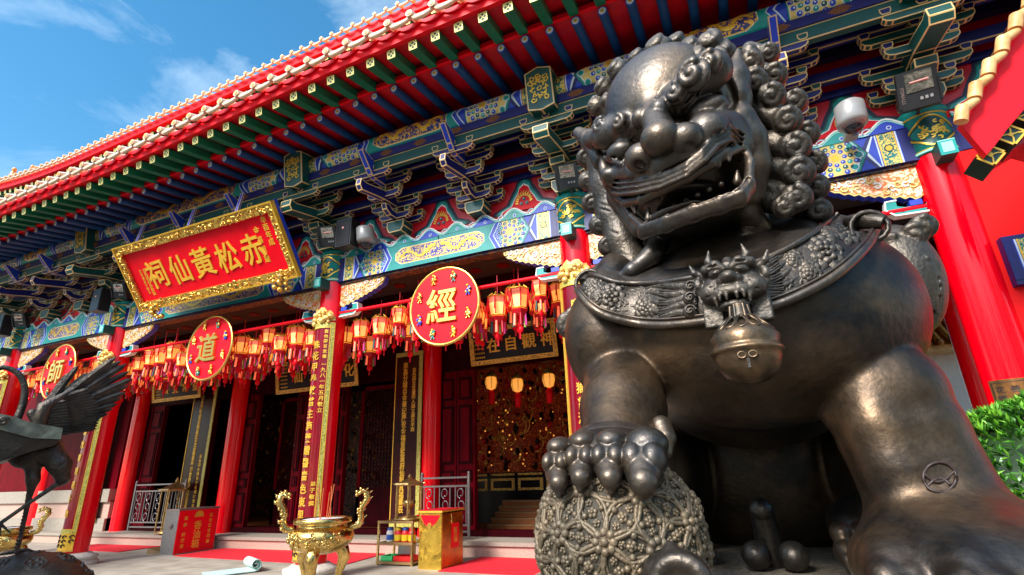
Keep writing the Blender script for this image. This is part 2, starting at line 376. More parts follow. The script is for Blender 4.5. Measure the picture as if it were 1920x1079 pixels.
g = MB(); g.box((-70, -60, .002), (60, 5.0, .006), 'bouncecut'); struct(g.build('forecourt'))  # unseen dark ground sheet, added to cut bounce light onto lion and eaves
XC = [-22.2, -17.77, -13.4, -6.95, -2.1, 2.6, 7.4]
YC = 7.4
hall = thing('temple_hall', 'large traditional temple hall with red columns, painted beams and deep tiled eaves', 'temple', (-6.9, 8, 0))
# platform and walls behind the porch
m = MB(); m.box((-26, 10.15, 0), (9, 30, .22), 'stonepink'); m.box((-26, 10.1, .20), (9, 30.2, .27), 'stone')
m.build('stone_platform', hall)
def dado(x0, x1):
    m = MB(); m.box((x0, 10.75, .27), (x1, 11.2, 1.12), 'stonepink'); m.box((x0, 10.68, .27), (x1, 11.2, .62), 'stone'); m.box((x0, 10.66, 1.08), (x1, 11.2, 1.45), 'stone')
    m.box((x0, 10.8, 1.45), (x1, 11.1, 5.2), 'maroon'); m.build('wall_dado', hall)
dado(-22.0, -18.2); dado(-26, -22.6)
m = MB(); m.box((2.5, 10.8, 3.86), (7, 11.1, 6), 'maroondk'); m.build('end_lintel', hall)
# trees round the forecourt, behind the photographer
rt = random.Random(77)
for i in range(15):
    a_ = math.pi*(.93+1.14*i/14); d_ = rt.uniform(12.5, 15); tx, ty = d_*math.cos(a_)*1.25, d_*math.sin(a_)+1; hgt = rt.uniform(7.2, 9.6)
    if ty > 2: continue
    o = thing('courtyard_tree', 'dark leafy tree, %s, behind the forecourt' % ('first second third fourth fifth sixth seventh eighth ninth tenth eleventh twelfth thirteenth fourteenth fifteenth'.split()[i]+' from the left'), 'tree', (tx, ty, 0), 'trees behind the forecourt')
    m = MB(); m.tube([(tx, ty, 0), (tx+.1, ty, hgt*.3), (tx-.1, ty+.1, hgt*.55)], [.28, .2, .1], 'twig', 8)
    for k in range(6): q_ = rt.uniform(0, 6.3); m.tube([(tx, ty, hgt*.35+.1*k), (tx+1.3*math.cos(q_), ty+1.3*math.sin(q_), hgt*.6+.15*k)], [.09, .03], 'twig', 5)
    m.build('trunk', o); m = MB()
    for k in range(700):
        th, ph, rr = rt.uniform(0, 6.28), rt.uniform(-1.3, 1.5), rt.uniform(.3, 1)**.6
        c = np.array([tx+2.1*rr*math.cos(th)*math.cos(ph), ty+2.0*rr*math.sin(th)*math.cos(ph), hgt*.58+hgt*.42*rr*math.sin(ph)+.3*math.sin(tx+th*4)])
        u_ = np.array([rt.gauss(0, 1) for _ in range(3)]); u_ /= np.linalg.norm(u_); v_ = np.cross(u_, [rt.gauss(0, 1), rt.gauss(0, 1), rt.gauss(0, 1)]); v_ /= np.linalg.norm(v_)+1e-6; s_ = rt.uniform(.22, .42)
        m.add([c-u_*s_, c+v_*s_*.5, c+u_*s_, c-v_*s_*.5], [(0, 1, 2, 3)], 'treeleaf')
    m.build('crown', o)
# columns
def column(x, y=YC, r=.245, inner=False):
    m = MB(); z0 = .2 if not inner else .27
    m.lathe([(r, z0), (r*1.0, 5.1)], (x, y, 0), 'red', 40); c = m.build('column', hall)
    if not inner:
        b = MB(); b.lathe([(.46, 0), (.46, .07), (.40, .09), (.43, .12), (.43, .17), (.36, .19), (.30, .235), (.24, .24)], (x, y, 0), 'stonewhite', 36); b.build('column_base', c)
        k = MB(); k.lathe([(r+.012, 5.05), (r+.018, 5.05), (r+.018, 5.62), (r+.04, 5.64), (r+.04, 5.68), (r-.05, 5.68)], (x, y, 0), 'teal', 40)
        k.lathe([(r+.02, 5.06), (r+.026, 5.06), (r+.026, 5.085), (r+.02, 5.085)], (x, y, 0), 'tealwt', 40)
        k.lathe([(r+.021, 5.09), (r+.024, 5.09), (r+.024, 5.10), (r+.021, 5.10)], (x, y, 0), 'goldpaint', 40)
        k.lathe([(r+.02, 5.57), (r+.026, 5.57), (r+.026, 5.59), (r+.02, 5.59)], (x, y, 0), 'goldpaint', 40)
        k.build('capital_collar', c)
        T = Cyl((x, y, 5.33), r+.02); q = MB()
        def lob(s): return [(.25*s*(1+.10*math.cos(4*t))*math.cos(t), .19*s*(1+.10*math.cos(4*t))*math.sin(t)) for t in [2*math.pi*i/32 for i in range(32)]]
        q.strip(lob(1), .022, T, 0, .012, 'goldpaint', True)
        for rr, mm, w in ((.93, 'tealdk', .004),):
            L = lob(rr); vs = [T(0, 0, w)]+[T(a, b_, w) for a, b_ in L]; q.add(vs, [(0, i+1, (i+1) % 32+1) for i in range(32)], mm)
        rnd = random.Random(int(x*10))
        for i in range(26):
            a = rnd.uniform(0, 6.28); d = rnd.uniform(0, .8)**.7; u, v = .19*d*math.cos(a), .14*d*math.sin(a); P = [(u+.035*math.cos(a2)*(1-k2/9), v+.028*math.sin(a2)*(1-k2/9)) for k2, a2 in enumerate([a+j*.6 for j in range(8)])]
            q.strip(P, .018, T, 0, .012+.008*rnd.random(), 'goldpaint')
        q.build('medallion', c)
        t = MB(); t.box((x-.085, y-.47, 4.86), (x+.085, y-.2, 5.05), 'tealdk'); t.box((x-.085, y-.473, 4.86), (x+.085, y-.47, 5.05), 'teal'); t.box((x-.055, y-.478, 4.89), (x+.055, y-.472, 5.02), 'tealwt')
        t.box((x-.085, y-.476, 5.04), (x+.085, y-.2, 5.052), 'tealwt'); t.build('tenon_block', c)
    return c
for x in XC: column(x)
for x in XC[:5]: column(x, 10.9, .25, True)
column(3.5, 10.9, .25, True)
# ---------- painted beam pattern (drawn flat in u,v, then mapped) ----------
def rosette(q, u, v, Rr, h, L, seed=0):
    def inb(a, b, r): return r*.6 < b < h-r*.6 and 0 < a < L
    q.disc(u, v, Rr*.17, W, 0, .010, 'goldpaint', 10)
    for ring, n, pr, c in ((.38, 8, .105, 'blue'), (.62, 12, .115, 'teal'), (.87, 16, .12, 'blue')):
        for i in range(n):
            a = 2*math.pi*(i+.5*(seed % 2))/n; x, y = u+Rr*ring*math.cos(a), v+Rr*ring*math.sin(a); r = Rr*pr
            if not inb(x, y, r): continue
            cc = c if ring != .62 or i % 2 else 'tealdk'
            q.disc(x, y, r*1.28, W, 0, .006, 'pale', 8); q.disc(x, y, r, W, 0, .009, cc, 8)
            q.disc(x-r*.25*math.cos(a), y-r*.25*math.sin(a), r*.35, W, 0, .011, 'pale', 6)
def beam_pattern(L, h, cart='dragonblue', s=1.0, A=None):
    q = MB(); q.rect(0, 0, L, h, W, 0, .002, 'blue'); A = A or .98*s
    for mir in (0, 1):
        X = (lambda u: L-u) if mir else (lambda u: u)
        def R_(u0, u1, mm, w, v0=0, v1=h):
            a, b = sorted((X(u0), X(u1))); q.rect(a, v0, b, v1, W, 0, w, mm)
        def Pl(pts, mm, w): q.prism([(X(u), v) for u, v in pts], W, 0, w, mm)
        R_(.0, .09*s, 'navy', .003); R_(.10*s, .115*s, 'pale', .004)
        R_(.12*s, .31*s, 'scrollteal', .004); R_(.12*s, .135*s, 'goldpaint', .006); R_(.295*s, .31*s, 'goldpaint', .006)
        q.disc(X(.215*s), h*.5, .055*s, W, 0, .008, 'tealdk', 10); q.disc(X(.215*s), h*.5, .038*s, W, 0, .009, 'goldpaint', 8)
        R_(.32*s, .335*s, 'pale', .004)
        # diagonal pale facets
        Pl([(.34*s, 0), (.40*s, 0), (.52*s, h*.5), (.40*s, h), (.34*s, h), (.44*s, h*.5)], 'pale', .0035)
        Pl([(.36*s, .0), (.40*s, 0), (.54*s, h*.5), (.40*s, h), (.36*s, h), (.48*s, h*.5)], 'navy', .0045)
        c0, c1 = .44*s, A   # hexagon
        ins = .13*s
        for k, (mm, d, w) in enumerate((('tealdk', 0, .004), ('teal', .02*s, .005), ('white', .06*s, .006), ('ochre', .082*s, .007))):
            Pl([(c0+d, h*.5), (c0+ins+d*.8, h), (c1-d*.3, h), (c1-d*.3, 0), (c0+ins+d*.8, 0)], mm, w)
        n0 = len(q.v); rosette(q, X((c0+c1)/2+.10*s), h*.55, h*.60, h, L, 0)
        for i in range(n0, len(q.v)):
            pass
        for cu, cvv, rr in ((c0+ins+.05*s, h*.16, .05*s), (c0+ins+.05*s, h*.84, .05*s), (c0+ins*.8, h*.5, .055*s)):
            q.disc(X(cu), cvv, rr, W, 0, .009, 'pale', 8); q.disc(X(cu), cvv, rr*.75, W, 0, .011, 'teal', 8)
        # chevrons toward the cartouche
        e = A
        for mm, d, w in (('pale', 0, .012), ('blue', .02*s, .0125), ('pale', .085*s, .013), ('teal', .10*s, .0135)):
            Pl([(e+d, 0), (e+d+.14*s, 0), (e+d+.14*s, h), (e+d, h), (e+d+.11*s, h*.5)] if 0 else [(e+d-.0*s, 0), (L/2+.01, 0), (L/2+.01, h), (e+d, h), (e+d+.12*s, h*.5)], mm, w)
    a, b = A+.30*s, L-A-.30*s
    def cartouche(d):
        a_, b_, t, o = a+d, b-d, h*.84-d, h*.16+d; r = .07*s
        return [(a_, h*.5+r), (a_+r*.6, h*.5+r*1.3), (a_+r, t-r*.5), (a_+2*r, t), (b_-2*r, t), (b_-r, t-r*.5), (b_-r*.6, h*.5+r*1.3), (b_, h*.5+r), (b_, h*.5-r), (b_-r*.6, h*.5-r*1.3), (b_-r, o+r*.5), (b_-2*r, o), (a_+2*r, o), (a_+r, o+r*.5), (a_+r*.6, h*.5-r*1.3), (a_, h*.5-r)]
    q.prism(cartouche(0), W, 0, .015, 'white'); q.prism(cartouche(.008), W, 0, .0165, 'goldpaint'); q.prism(cartouche(.022), W, 0, .018, cart)
    # two dragons as relief strips
    rnd = random.Random(int(L*100))
    for sgn in (-1, 1):
        cx = L/2; Ld = (b-a)*.42; P = []; wd = []
        for i in range(40):
            t = i/39; P.append((cx+sgn*(.05*s+Ld*t), h*.5+h*.17*math.sin(t*9+1)*(1-.3*t))); wd.append(.05*s*(1-.7*t)+.008)
        q.strip(P, wd, W, .015, .026, 'goldpaint')
        for i in range(3, 38, 3):
            x, y = P[i]; aa = rnd.uniform(0, 6.3)
            q.strip([(x+.05*s*math.cos(aa+j*.7)*(.3+j*.16), y+.04*s*math.sin(aa+j*.7)*(.3+j*.16)) for j in range(6)], .013*s, W, .015, .024, 'goldpaint')
    return q
def clip_build(q, name, parent, T, L, h, cuts=0):
    me = bpy.data.meshes.new(name); me.from_pydata(q.v, [], q.f)
    for m_ in q.ms: me.materials.append(MATS[m_])
    me.polygons.foreach_set('material_index', q.m)
    bm = bmesh.new(); bm.from_mesh(me)
    for co, no in (((0, 0, 0), (0, -1, 0)), ((0, h, 0), (0, 1, 0)), ((0, 0, 0), (-1, 0, 0)), ((L, 0, 0), (1, 0, 0))):
        bmesh.ops.bisect_plane(bm, geom=bm.verts[:]+bm.edges[:]+bm.faces[:], plane_co=co, plane_no=no, clear_outer=True)
    for k in range(1, cuts):
        bmesh.ops.bisect_plane(bm, geom=bm.verts[:]+bm.edges[:]+bm.faces[:], plane_co=(0, h*k/cuts, 0), plane_no=(0, 1, 0))
    for v in bm.verts: v.co = T(*v.co)
    bm.to_mesh(me); bm.free(); return link(name, me, parent)
# architraves, one per bay
BAYS = list(zip(XC[:-1], XC[1:]))
for x0, x1 in BAYS:
    L = x1-x0-.49; xa = x0+.245
    b = MB(); b.box((xa-.1, 7.24, 5.02), (xa+L+.1, 7.56, 5.5), 'navy'); b.box((xa-.05, 7.28, 4.985), (xa+L+.05, 7.52, 5.02), 'soffit'); ar = b.build('architrave', hall)
    q = beam_pattern(L, .47, 'dragonblue', 1.0 if x1-x0 < 6 else 1.15); clip_build(q, 'painted_panel', ar, F((xa, 7.238, 5.025)), L, .47)
    # cloud edging above
    wv = MB(); n = max(6, int(L/.52)); st = L/n; T = F((xa, 7.22, 5.49))
    for i in range(n):
        u = i*st; P = [(u, 0), (u+st, 0)]+[(u+st*(1-t), .11+.075*math.sin(math.pi*2*t*1.0-.6)*(1 if 1 else 1)) for t in [j/10 for j in range(11)]]
        wv.prism(P, T, -.03, .0, 'blue' if i % 2 else 'teal')
        P2 = [(u+st*t, .11+.075*math.sin(math.pi*2*(1-t)-.6)) for t in [j/10 for j in range(11)]]
        wv.strip(P2, .022, T, -.03, .006, 'white'); wv.strip([(a, b_-.03) for a, b_ in P2], .016, T, 0, .005, 'tealwt')
        wv.strip([(u+st*.25+.06*math.cos(a), .055+.045*math.sin(a)) for a in [j*.8 for j in range(7)]], .014, T, 0, .006, 'pale')
        wv.disc(u+st*.7, .05, .032, T, 0, .006, 'pale', 6); wv.disc(u+st*.7, .05, .02, T, 0, .008, 'blue', 6)
    wv.build('cloud_edging', hall)
    # corbels either side under the beam
    for sg, xx in ((1, x0+.235), (-1, x1-.235)):
        c = MB(); T = F((xx, 7.34, 5.0), (sg, 0, 0)); LL = 1.02
        def prof(d=0):
            P = [(0, -d), (LL-d*1.6, -d)]; k = 9
            for i in range(k+1):
                t = i/k; u = LL-.06-(LL-.10)*t; v = -.12-.33*t**.8
                P.append((u-d*.5, v+.026*math.sin(i*math.pi)+d)); 
                if i < k: P.append((u-(LL-.1)/k*.5, v-.045+d))
            P.append((0, -.42+d)); return P
        c.prism(prof(), T, -.12, 0, 'blue'); c.prism(prof(.004), T, 0, .012, 'ochre'); c.prism(prof(.028), T, 0, .02, 'scrollorange')
        rnd = random.Random(int(xx*7))
        for i in range(13):
            u = .08+.072*i; lim = -.12-.33*((LL-.06-u)/(LL-.1))**.8; v = rnd.uniform(lim+.06, -.05); a0 = rnd.uniform(0, 6.3)
            c.strip([(u+.055*math.cos(a0+j*.75)*(1-j/11), v+.05*math.sin(a0+j*.75)*(1-j/11)) for j in range(9)], .018, T, 0, .035, 'white' if i % 2 else 'ochre')
        cb = c.build('corbel', hall)
        k = MB(); k.box((.04, -.54, -.10), (.17, -.47, .03), 'blue', T=F((xx, 7.34, 5.0), (sg, 0, 0), (0, 0, 1)))
        P = [(0, -.50), (.02, -.60), (.34, -.60), (.42, -.52), (.40, -.42), (.30, -.42), (.30, -.49), (.22, -.52), (.0, -.52)]
        k.prism([(u, v-.02) for u, v in P], T, -.1, .02, 'teal'); k.strip([(u, v-.02) for u, v in [(0, -.62), (.34, -.61), (.43, -.52), (.41, -.41), (.29, -.41)]], .02, T, -.1, .028, 'white'); k.build('scroll_bracket', cb)
# ---------- wall between the bracket sets ----------
m = MB(); m.box((-24, 7.34, 5.5), (9, 7.5, 7.6), 'redboard'); m.build('frieze_board', hall)
for y, z0, z1, c in ((7.0, 6.33, 6.48, 'navy'), (6.65, 6.64, 6.80, 'navy'), (7.28, 6.24, 6.34, 'navy'), (6.68, 6.62, 6.64, 'edge'), (7.0, 6.315, 6.33, 'edge'), (7.1, 6.75, 6.95, 'navydk'), (6.3, 6.52, 6.70, 'tealdk'), (6.295, 6.505, 6.52, 'edge'), (6.295, 6.695, 6.708, 'edge')):
    m = MB(); m.box((-24, y, z0), (9, y+(.012 if c == 'edge' else .12), z1), c)
    if z0 == 6.52: m.box((-24, 6.27, 6.708), (9, 6.40, 6.85), 'navy')
    m.build('tie_beam', hall)
for k in range(46):   # brown motifs on the navy board
    x = -22+.68*k
    if abs(((x+2.1) % 4.8)-.0) < .25: continue
    m = MB()
    for j in range(5): m.box((x-.13+.03*abs(j-2), 6.262, 6.725+.022*j), (x+.13-.03*abs(j-2), 6.27, 6.738+.022*j), 'brownmotif')
    m.build('painted_motif', hall)
# purlin
for x0, x1 in BAYS:
    L = x1-x0; b = MB(); T = HCyl((x0, 6.45, 7.03), .215)
    b.rect(0, -.48, L, .62, T, 0, 0, 'navy', 1, 10); p = b.build('eave_purlin', hall)
    q = beam_pattern(L, .50, 'dragonnavy', 1.12, 1.35); clip_build(q, 'painted_panel', p, HCyl((x0, 6.45, 7.03), .217, -1.0), L, .50, 7)
# ---------- bracket sets ----------
SETX = []
for x0, x1 in BAYS:
    n = 3 if x1-x0 > 6 else 2; SETX += [x0+(x1-x0)*(k+1)/(n+1) for k in range(n)]
def arm(mb, T, L, w, z, h=.12, th=.09, c=0):
    mb.prism([(-L, h), (-L, h*.55), (-L+.035, h*.2), (-L+.10, 0), (L-.10, 0), (L-.035, h*.2), (L, h*.55), (L, h)], F(T(0, z, w)), -th/2, th/2, 'navy' if not c else 'tealdk')
def cube(mb, T, u, w, z, s=.12, hh=.09, c=0):
    o = F(T(u, z, w)); a = s/2; b = a*.68; mm = 'tealdk' if not c else 'navy'
    P = [(-b, 0), (b, 0), (a, hh*.45), (a, hh), (-a, hh), (-a, hh*.45)]; mb.prism(P, o, -a, a, mm)
def bracket(big=False):
    root = MB(); T = F((0, YC, 0)); c = 1 if big else 0; g = 1.25 if big else 1
    root.prism([(-.13*g, 5.68), (.13*g, 5.68), (.18*g, 5.78), (.18*g, 5.90), (-.18*g, 5.90), (-.18*g, 5.78)], T, .05, .36, 'tealdk')
    ar = MB()
    for w, z, L in ((.35, 5.92, .33), (.35, 6.13, .52), (.7, 6.19, .34), (.7, 6.42, .52), (1.05, 6.42, .37), (.12, 5.92, .45)):
        L = L*(1.12 if big else 1); arm(ar, T, L, w, z, .11, .09, c)
        for u in (-L+.05, L-.05): cube(ar, T, u, w, z+.11, c=c)
        cube(ar, T, 0, w, z+.11, c=c)
    ns = MB(); hw = .05 if not big else .12; S = F((-hw, YC, 0), (0, -1, 0), (0, 0, 1), (1, 0, 0)); col = 'blue' if not big else 'teal'
    ns.prism([(.1, 5.92), (.55, 5.92), (.68, 5.98), (.72, 6.08), (.60, 6.10), (.52, 6.04), (.1, 6.04)], S, 0, 2*hw, 'navy' if not big else 'tealdk')
    ns.prism([(.3, 6.16), (.75, 6.13), (1.34, 6.02), (1.40, 6.10), (1.38, 6.22), (1.25, 6.20), (.8, 6.30), (.3, 6.34)], S, 0, 2*hw, 'navy' if not big else 'tealdk')
    if not big: ns.prism([(.6, 6.42), (1.0, 6.40), (1.12, 6.44), (1.20, 6.52), (1.42, 6.76), (1.38, 6.80), (1.05, 6.70), (.6, 6.62)], S, 0, 2*hw, 'blue')
    b = root.build('bracket_set', hall, inset=(.014, 'edge')); ar.build('bracket_arms', b, inset=(.012, 'edge')); ns.build('cantilever_noses', b, inset=(.014, 'edge'))
    if big:
        k = MB(); T2 = F((0, 6.12, 6.60), (1, 0, 0), (0, -.16, .98), (0, -.98, -.16))
        k.prism([(-.21, .0), (0, -.05), (.21, 0), (.21, .60), (0, .66), (-.21, .60)], T2, -.6, 0, 'tealdk'); kb = k.build('nose_block', b, inset=(.018, 'edge'))
        k = MB(); rnd = random.Random(4)
        for i in range(8):
            a = i*math.pi/4; k.strip([(.02*math.cos(a+1)+(.10)*math.cos(a+t), .30+(.115)*math.sin(a+t)+.0*t) for t in (-.35, 0, .35)]+[(.145*math.cos(a), .30+.165*math.sin(a))]+[(.07*math.cos(a-.4), .30+.08*math.sin(a-.4))], .018, T2, 0, .012, 'goldpaint')
        for cx, cy in ((0, .30), (.0, .47), (-.1, .47), (.1, .47), (-.1, .13), (.1, .13), (-.13, .42), (.13, .42), (0, .5)):
            a0 = rnd.uniform(0, 6); k.strip([(cx+.035*math.cos(a0+j*.9)*(.6+j*.12), cy+.03*math.sin(a0+j*.9)*(.6+j*.12)) for j in range(8)], .015, T2, 0, .012, 'goldpaint')
        k.build('gilt_flower', b)
    return b
small = bracket(); bigb = bracket(True)
def place(pr, xs):
    for i, x in enumerate(xs):
        if i == 0: pr.location = Vector(pr.location)+Vector((x, 0, 0)); base = x; pr0 = x
        else: dup(pr, hall, (x-pr0, 0, 0))
place(small, SETX); place(bigb, XC)
# flame panels between the sets
def flame_panel(x, hw):
    T = F((x, 7.335, 5.66)); q = MB()
    def bell(s, dz=0): return [(-hw*s, 0), (-hw*s*.92, .06*s), (-hw*.55*s, .14*s), (-hw*.38*s, .32*s), (-hw*.26*s, .42*s), (-hw*.20*s, .54*s), (0, .62*s), (hw*.20*s, .54*s), (hw*.26*s, .42*s), (hw*.38*s, .32*s), (hw*.55*s, .14*s), (hw*.92*s, .06*s), (hw*s, 0)]
    q.prism(bell(1.12), T, 0, .004, 'navydk'); q.prism(bell(1.0), T, 0, .008, 'tealdk'); q.prism(bell(.93), T, 0, .012, 'teal'); q.prism(bell(.82), T, 0, .016, 'white'); q.prism(bell(.76), T, 0, .020, 'redbright')
    for u, v in ((-.05, .12), (.05, .12), (0, .20)): q.disc(u, v, .038, T, .02, .03, 'redboard', 10); q.disc(u, v, .03, T, .02, .034, 'tealdk', 10); q.disc(u-.008, v+.01, .009, T, .02, .036, 'white', 6)
    for i in range(11):
        a = math.pi*(i/10); q.strip([(.11*math.cos(a), .14+.12*math.sin(a)), (.145*math.cos(a+.12), .15+.16*math.sin(a+.12)), (.16*math.cos(a-.05), .16+.21*math.sin(a-.05))], [.03, .022, .004], T, .02, .028, 'goldpaint')
    q.build('flame_panel', hall)
allset = sorted(SETX+XC)
for a, b in zip(allset[:-1], allset[1:]): flame_panel((a+b)/2, .55)
# ---------- rafters, eaves, tiles ----------
def drop(x):
    t = min(1, max(0, (-3.0-x)/8.5)); return -.30*(t*t*(3-2*t))
P_ = .374
m = MB(); bl = MB()
bl.lathe([(.065, 0), (.065, .01)], (0, 0, 0), 'bluert', 14, T=lambda x, y, z: (x, z, y)); 
def raft_mesh():
    a = MB(); d = np.array([0, 1.9, .30]); a.tube([(0, 0, 0), d], .066, 'bluert', 14)
    e = -.006
    T = F((0, 0, 0), (1, 0, 0), (0, -.155, .99), (0, -.99, -.155))
    a.disc(0, 0, .066, T, 0, .003, 'blue', 16); a.disc(0, 0, .052, T, 0, .005, 'pale', 16); a.disc(0, .0, .036, T, 0, .007, 'white', 14); a.disc(0, 0, .024, T, 0, .009, 'goldpaint', 12)
    return a
def fly_mesh():
    a = MB(); s = .068; T = F((0, 0, 0), (1, 0, 0), (0, -.2, .98), (0, -.98, -.2)); a.box((-s, -s, -1.15), (s, s, 0), 'green', T=T)
    a.rect(-s, -s, s, s, T, 0, .002, 'greendk')
    for k in (-1, 1): a.rect(-s, k*(s-.007)-.007, s, k*(s-.007)+.007, T, 0, .006, 'goldpale'); a.rect(k*(s-.007)-.007, -s, k*(s-.007)+.007, s, T, 0, .006, 'goldpale')
    for k in (-1, 1): a.strip([(-s+.01, k*(-s+.01)), (s-.01, k*(s-.01))], .012, T, 0, .005, 'goldpale'); 
    for p, q_ in (((0, -s), (s, 0)), ((s, 0), (0, s)), ((0, s), (-s, 0)), ((-s, 0), (0, -s))): a.strip([p, q_], .010, T, 0, .0055, 'goldpale')
    return a
rf = raft_mesh().build('round_rafter', hall); fl = fly_mesh().build('flying_rafter', hall)
n = 0
for k in range(62):
    x = -18.9+P_*k
    o1 = rf if k == 0 else dup(rf, hall, (0, 0, 0)); o2 = fl if k == 0 else dup(fl, hall, (0, 0, 0))
    o1.location = (x, 5.5, 7.30+drop(x)); o2.location = (x, 4.92, 7.33+drop(x))
    # copies share the parent inverse: locations are world ones
NX = [-20.0+.6*i for i in range(46)]
def ribbon(sec, mm, name, parent, close=False, extra=None, T=lambda x, y, z: (x, y, z+drop(x))):
    q = MB(); k = len(sec); vs = [T(x, y, z) for x in NX for (y, z) in sec]; fs = []
    for i in range(len(NX)-1):
        for j in range(k if close else k-1): fs.append((i*k+j, i*k+(j+1) % k, (i+1)*k+(j+1) % k, (i+1)*k+j))
    q.add(vs, fs, mm); return q.build(name, parent)
ribbon([(4.9, 7.415), (5.7, 7.58), (7.4, 7.86), (7.4, 7.90), (4.9, 7.47)], 'redboard', 'eave_boarding', hall, True)
ribbon([(5.44, 7.37), (5.56, 7.385), (5.56, 7.46), (5.44, 7.45)], 'redbright', 'eave_batten', hall, True)
ribbon([(5.5, 7.375), (7.3, 7.65)], 'redboard', 'eave_boarding', hall)
ribbon([(4.84, 7.40), (4.92, 7.41), (4.92, 7.60), (4.84, 7.60)], 'redbright', 'eave_fascia', hall, True)
ribbon([(4.88, 7.63), (6.0, 8.2), (7.6, 9.15), (8.8, 10.1), (9.6, 10.9)], 'tileor', 'tiled_roof', hall)
def tile_row(parent, y, z, x0, x1, sp, sc, T, tag_):
    def one(nm):
        a = MB(); s = sc
        # hanging pan-tile lip: a crescent
        P = [(.180*s*math.cos(t), -.0-.17*s*math.sin(t)) for t in [math.pi*j/10 for j in range(11)]]+[(.15*s*math.cos(t), .0-.055*s*math.sin(t)) for t in [math.pi*(10-j)/10 for j in range(11)]]
        fr = F((0, 0, 0), (1, 0, 0), (0, .38, .92), (0, -.92, .38))
        vs = [fr(u, v, .0) for u, v in P]+[fr(u, v, -.05*s) for u, v in P]; k = 11; fs = []
        for j in range(k-1): fs += [(j, j+1, 2*k-2-j, 2*k-1-j), (2*k+j, 2*k+2*k-1-j, 2*k+2*k-2-j, 2*k+j+1), (j, 2*k+j, 2*k+j+1, j+1), (2*k-1-j, 2*k-2-j, 4*k-2-j, 4*k-1-j)]
        a.add(vs, fs, 'tile', True)
        # barrel tile end
        a.tube([(sp/2, -.04, -.005*s), (sp/2, .45, .19)], .054*s, 'tile', 12); a.disc(sp/2, -.005*s, .056*s, F((0, -.04, 0)), 0, .014, 'tile', 14); a.disc(sp/2, -.005*s, .038*s, F((0, -.04, 0)), 0, .022, 'tileend', 12)
        return a.build(nm, parent)
    first = one('eave_tile'); n = int((x1-x0)/sp)+1
    for k in range(n):
        x = x0+sp*k; o = first if k == 0 else dup(first, parent, (0, 0, 0)); o.location = T(x, y, z)
tile_row(hall, 4.72, 7.655, -19, 3.5, P_, 1.0, lambda x, y, z: (x, y, z+drop(x)), 'l')
# scalloped lower edge of the fascia
q = MB()
for k in range(60):
    x = -18.9+P_*k; z = 7.60+drop(x)
    q.prism([(x-P_/2, z), (x+P_/2, z), (x+P_/2, z-.02), (x+.1, z-.07), (x, z-.09), (x-.1, z-.07), (x-P_/2, z-.02)], F((0, 4.84, 0)), 0, .03, 'redbright')
q.build('scalloped_fascia', hall)
# ---------- upper roof ----------
def uz(x):
    t = max(0, -17-x); z = 13.50+.02*(x+6)-.0*t; z += .0125*max(0, -21-x)**2 if x < -21 else 0; return z-13.5
UT = lambda x, y, z: (x, y, z+uz(x))
NX = [-33+.6*i for i in range(56)]
ribbon([(8.86, 13.14), (9.0, 13.14), (9.0, 13.42), (8.86, 13.42)], 'redbright', 'upper_fascia', hall, True, T=UT)
ribbon([(9.0, 13.10), (11.5, 13.6), (11.5, 13.7), (9.0, 13.16)], 'redboard', 'upper_boarding', hall, True, T=UT)
ribbon([(8.92, 13.44), (10.5, 14.2), (12.5, 15.4), (14, 16.6)], 'tileor', 'upper_roof_slope', hall, T=UT)
fu = dup(fl, hall, (0, 0, 0)); fu.location = (-6.0, 9.0, 12.96)
for k in range(63):
    x = -29.5+.4*k; o = dup(fl, hall, (0, 0, 0)); o.location = (x, 8.98, 13.02+uz(x)); 
fu.location = (-4.3, 8.98, 12.95)
tile_row(hall, 8.75, 13.5, -32.5, 1, .374, 1.02, UT, 'u')
m = MB(); m.box((-26, 9.6, 9.0), (9, 9.8, 13.2), 'navydk'); m.box((-26, 9.5, 12.4), (9, 9.62, 12.6), 'tealdk'); m.box((-26, 9.45, 12.75), (9, 9.62, 12.95), 'navy'); m.build('upper_wall', hall)
# hip ridge with little beasts at the far corner
m = MB(); HP = [(-27.5, 9.3, 13.85), (-29.5, 9.0, 14.2), (-31.5, 8.9, 14.8), (-33, 8.8, 15.5)]
m.tube([(-24.6, 10.6, 14.2), (-26, 10.0, 14.05)]+HP, .16, 'tileor', 10)
for i, (x, y, z) in enumerate([(-25.4, 10.2, 14.35), (-26.6, 9.7, 14.3), (-27.6, 9.5, 14.35), (-28.6, 9.2, 14.5)]):
    m.tube([(x, y, z-.2), (x, y, z+.08), (x+.07, y-.03, z+.26)], [.16, .13, .07], 'tileor', 8); m.ell((x+.1, y-.05, z+.28), (.11, .09, .09), 'tileor', 8, 6); m.tube([(x-.08, y, z), (x-.2, y, z+.25)], [.06, .03], 'tileor', 6)
m.build('roof_ridge', hall)
m = MB(); m.box((-27, 9.0, 8.9), (9.5, 30, 9.0), 'dark'); m.box((-24, 7.5, 7.2), (9, 9.0, 9.0), 'dark'); m.build('loft', hall)
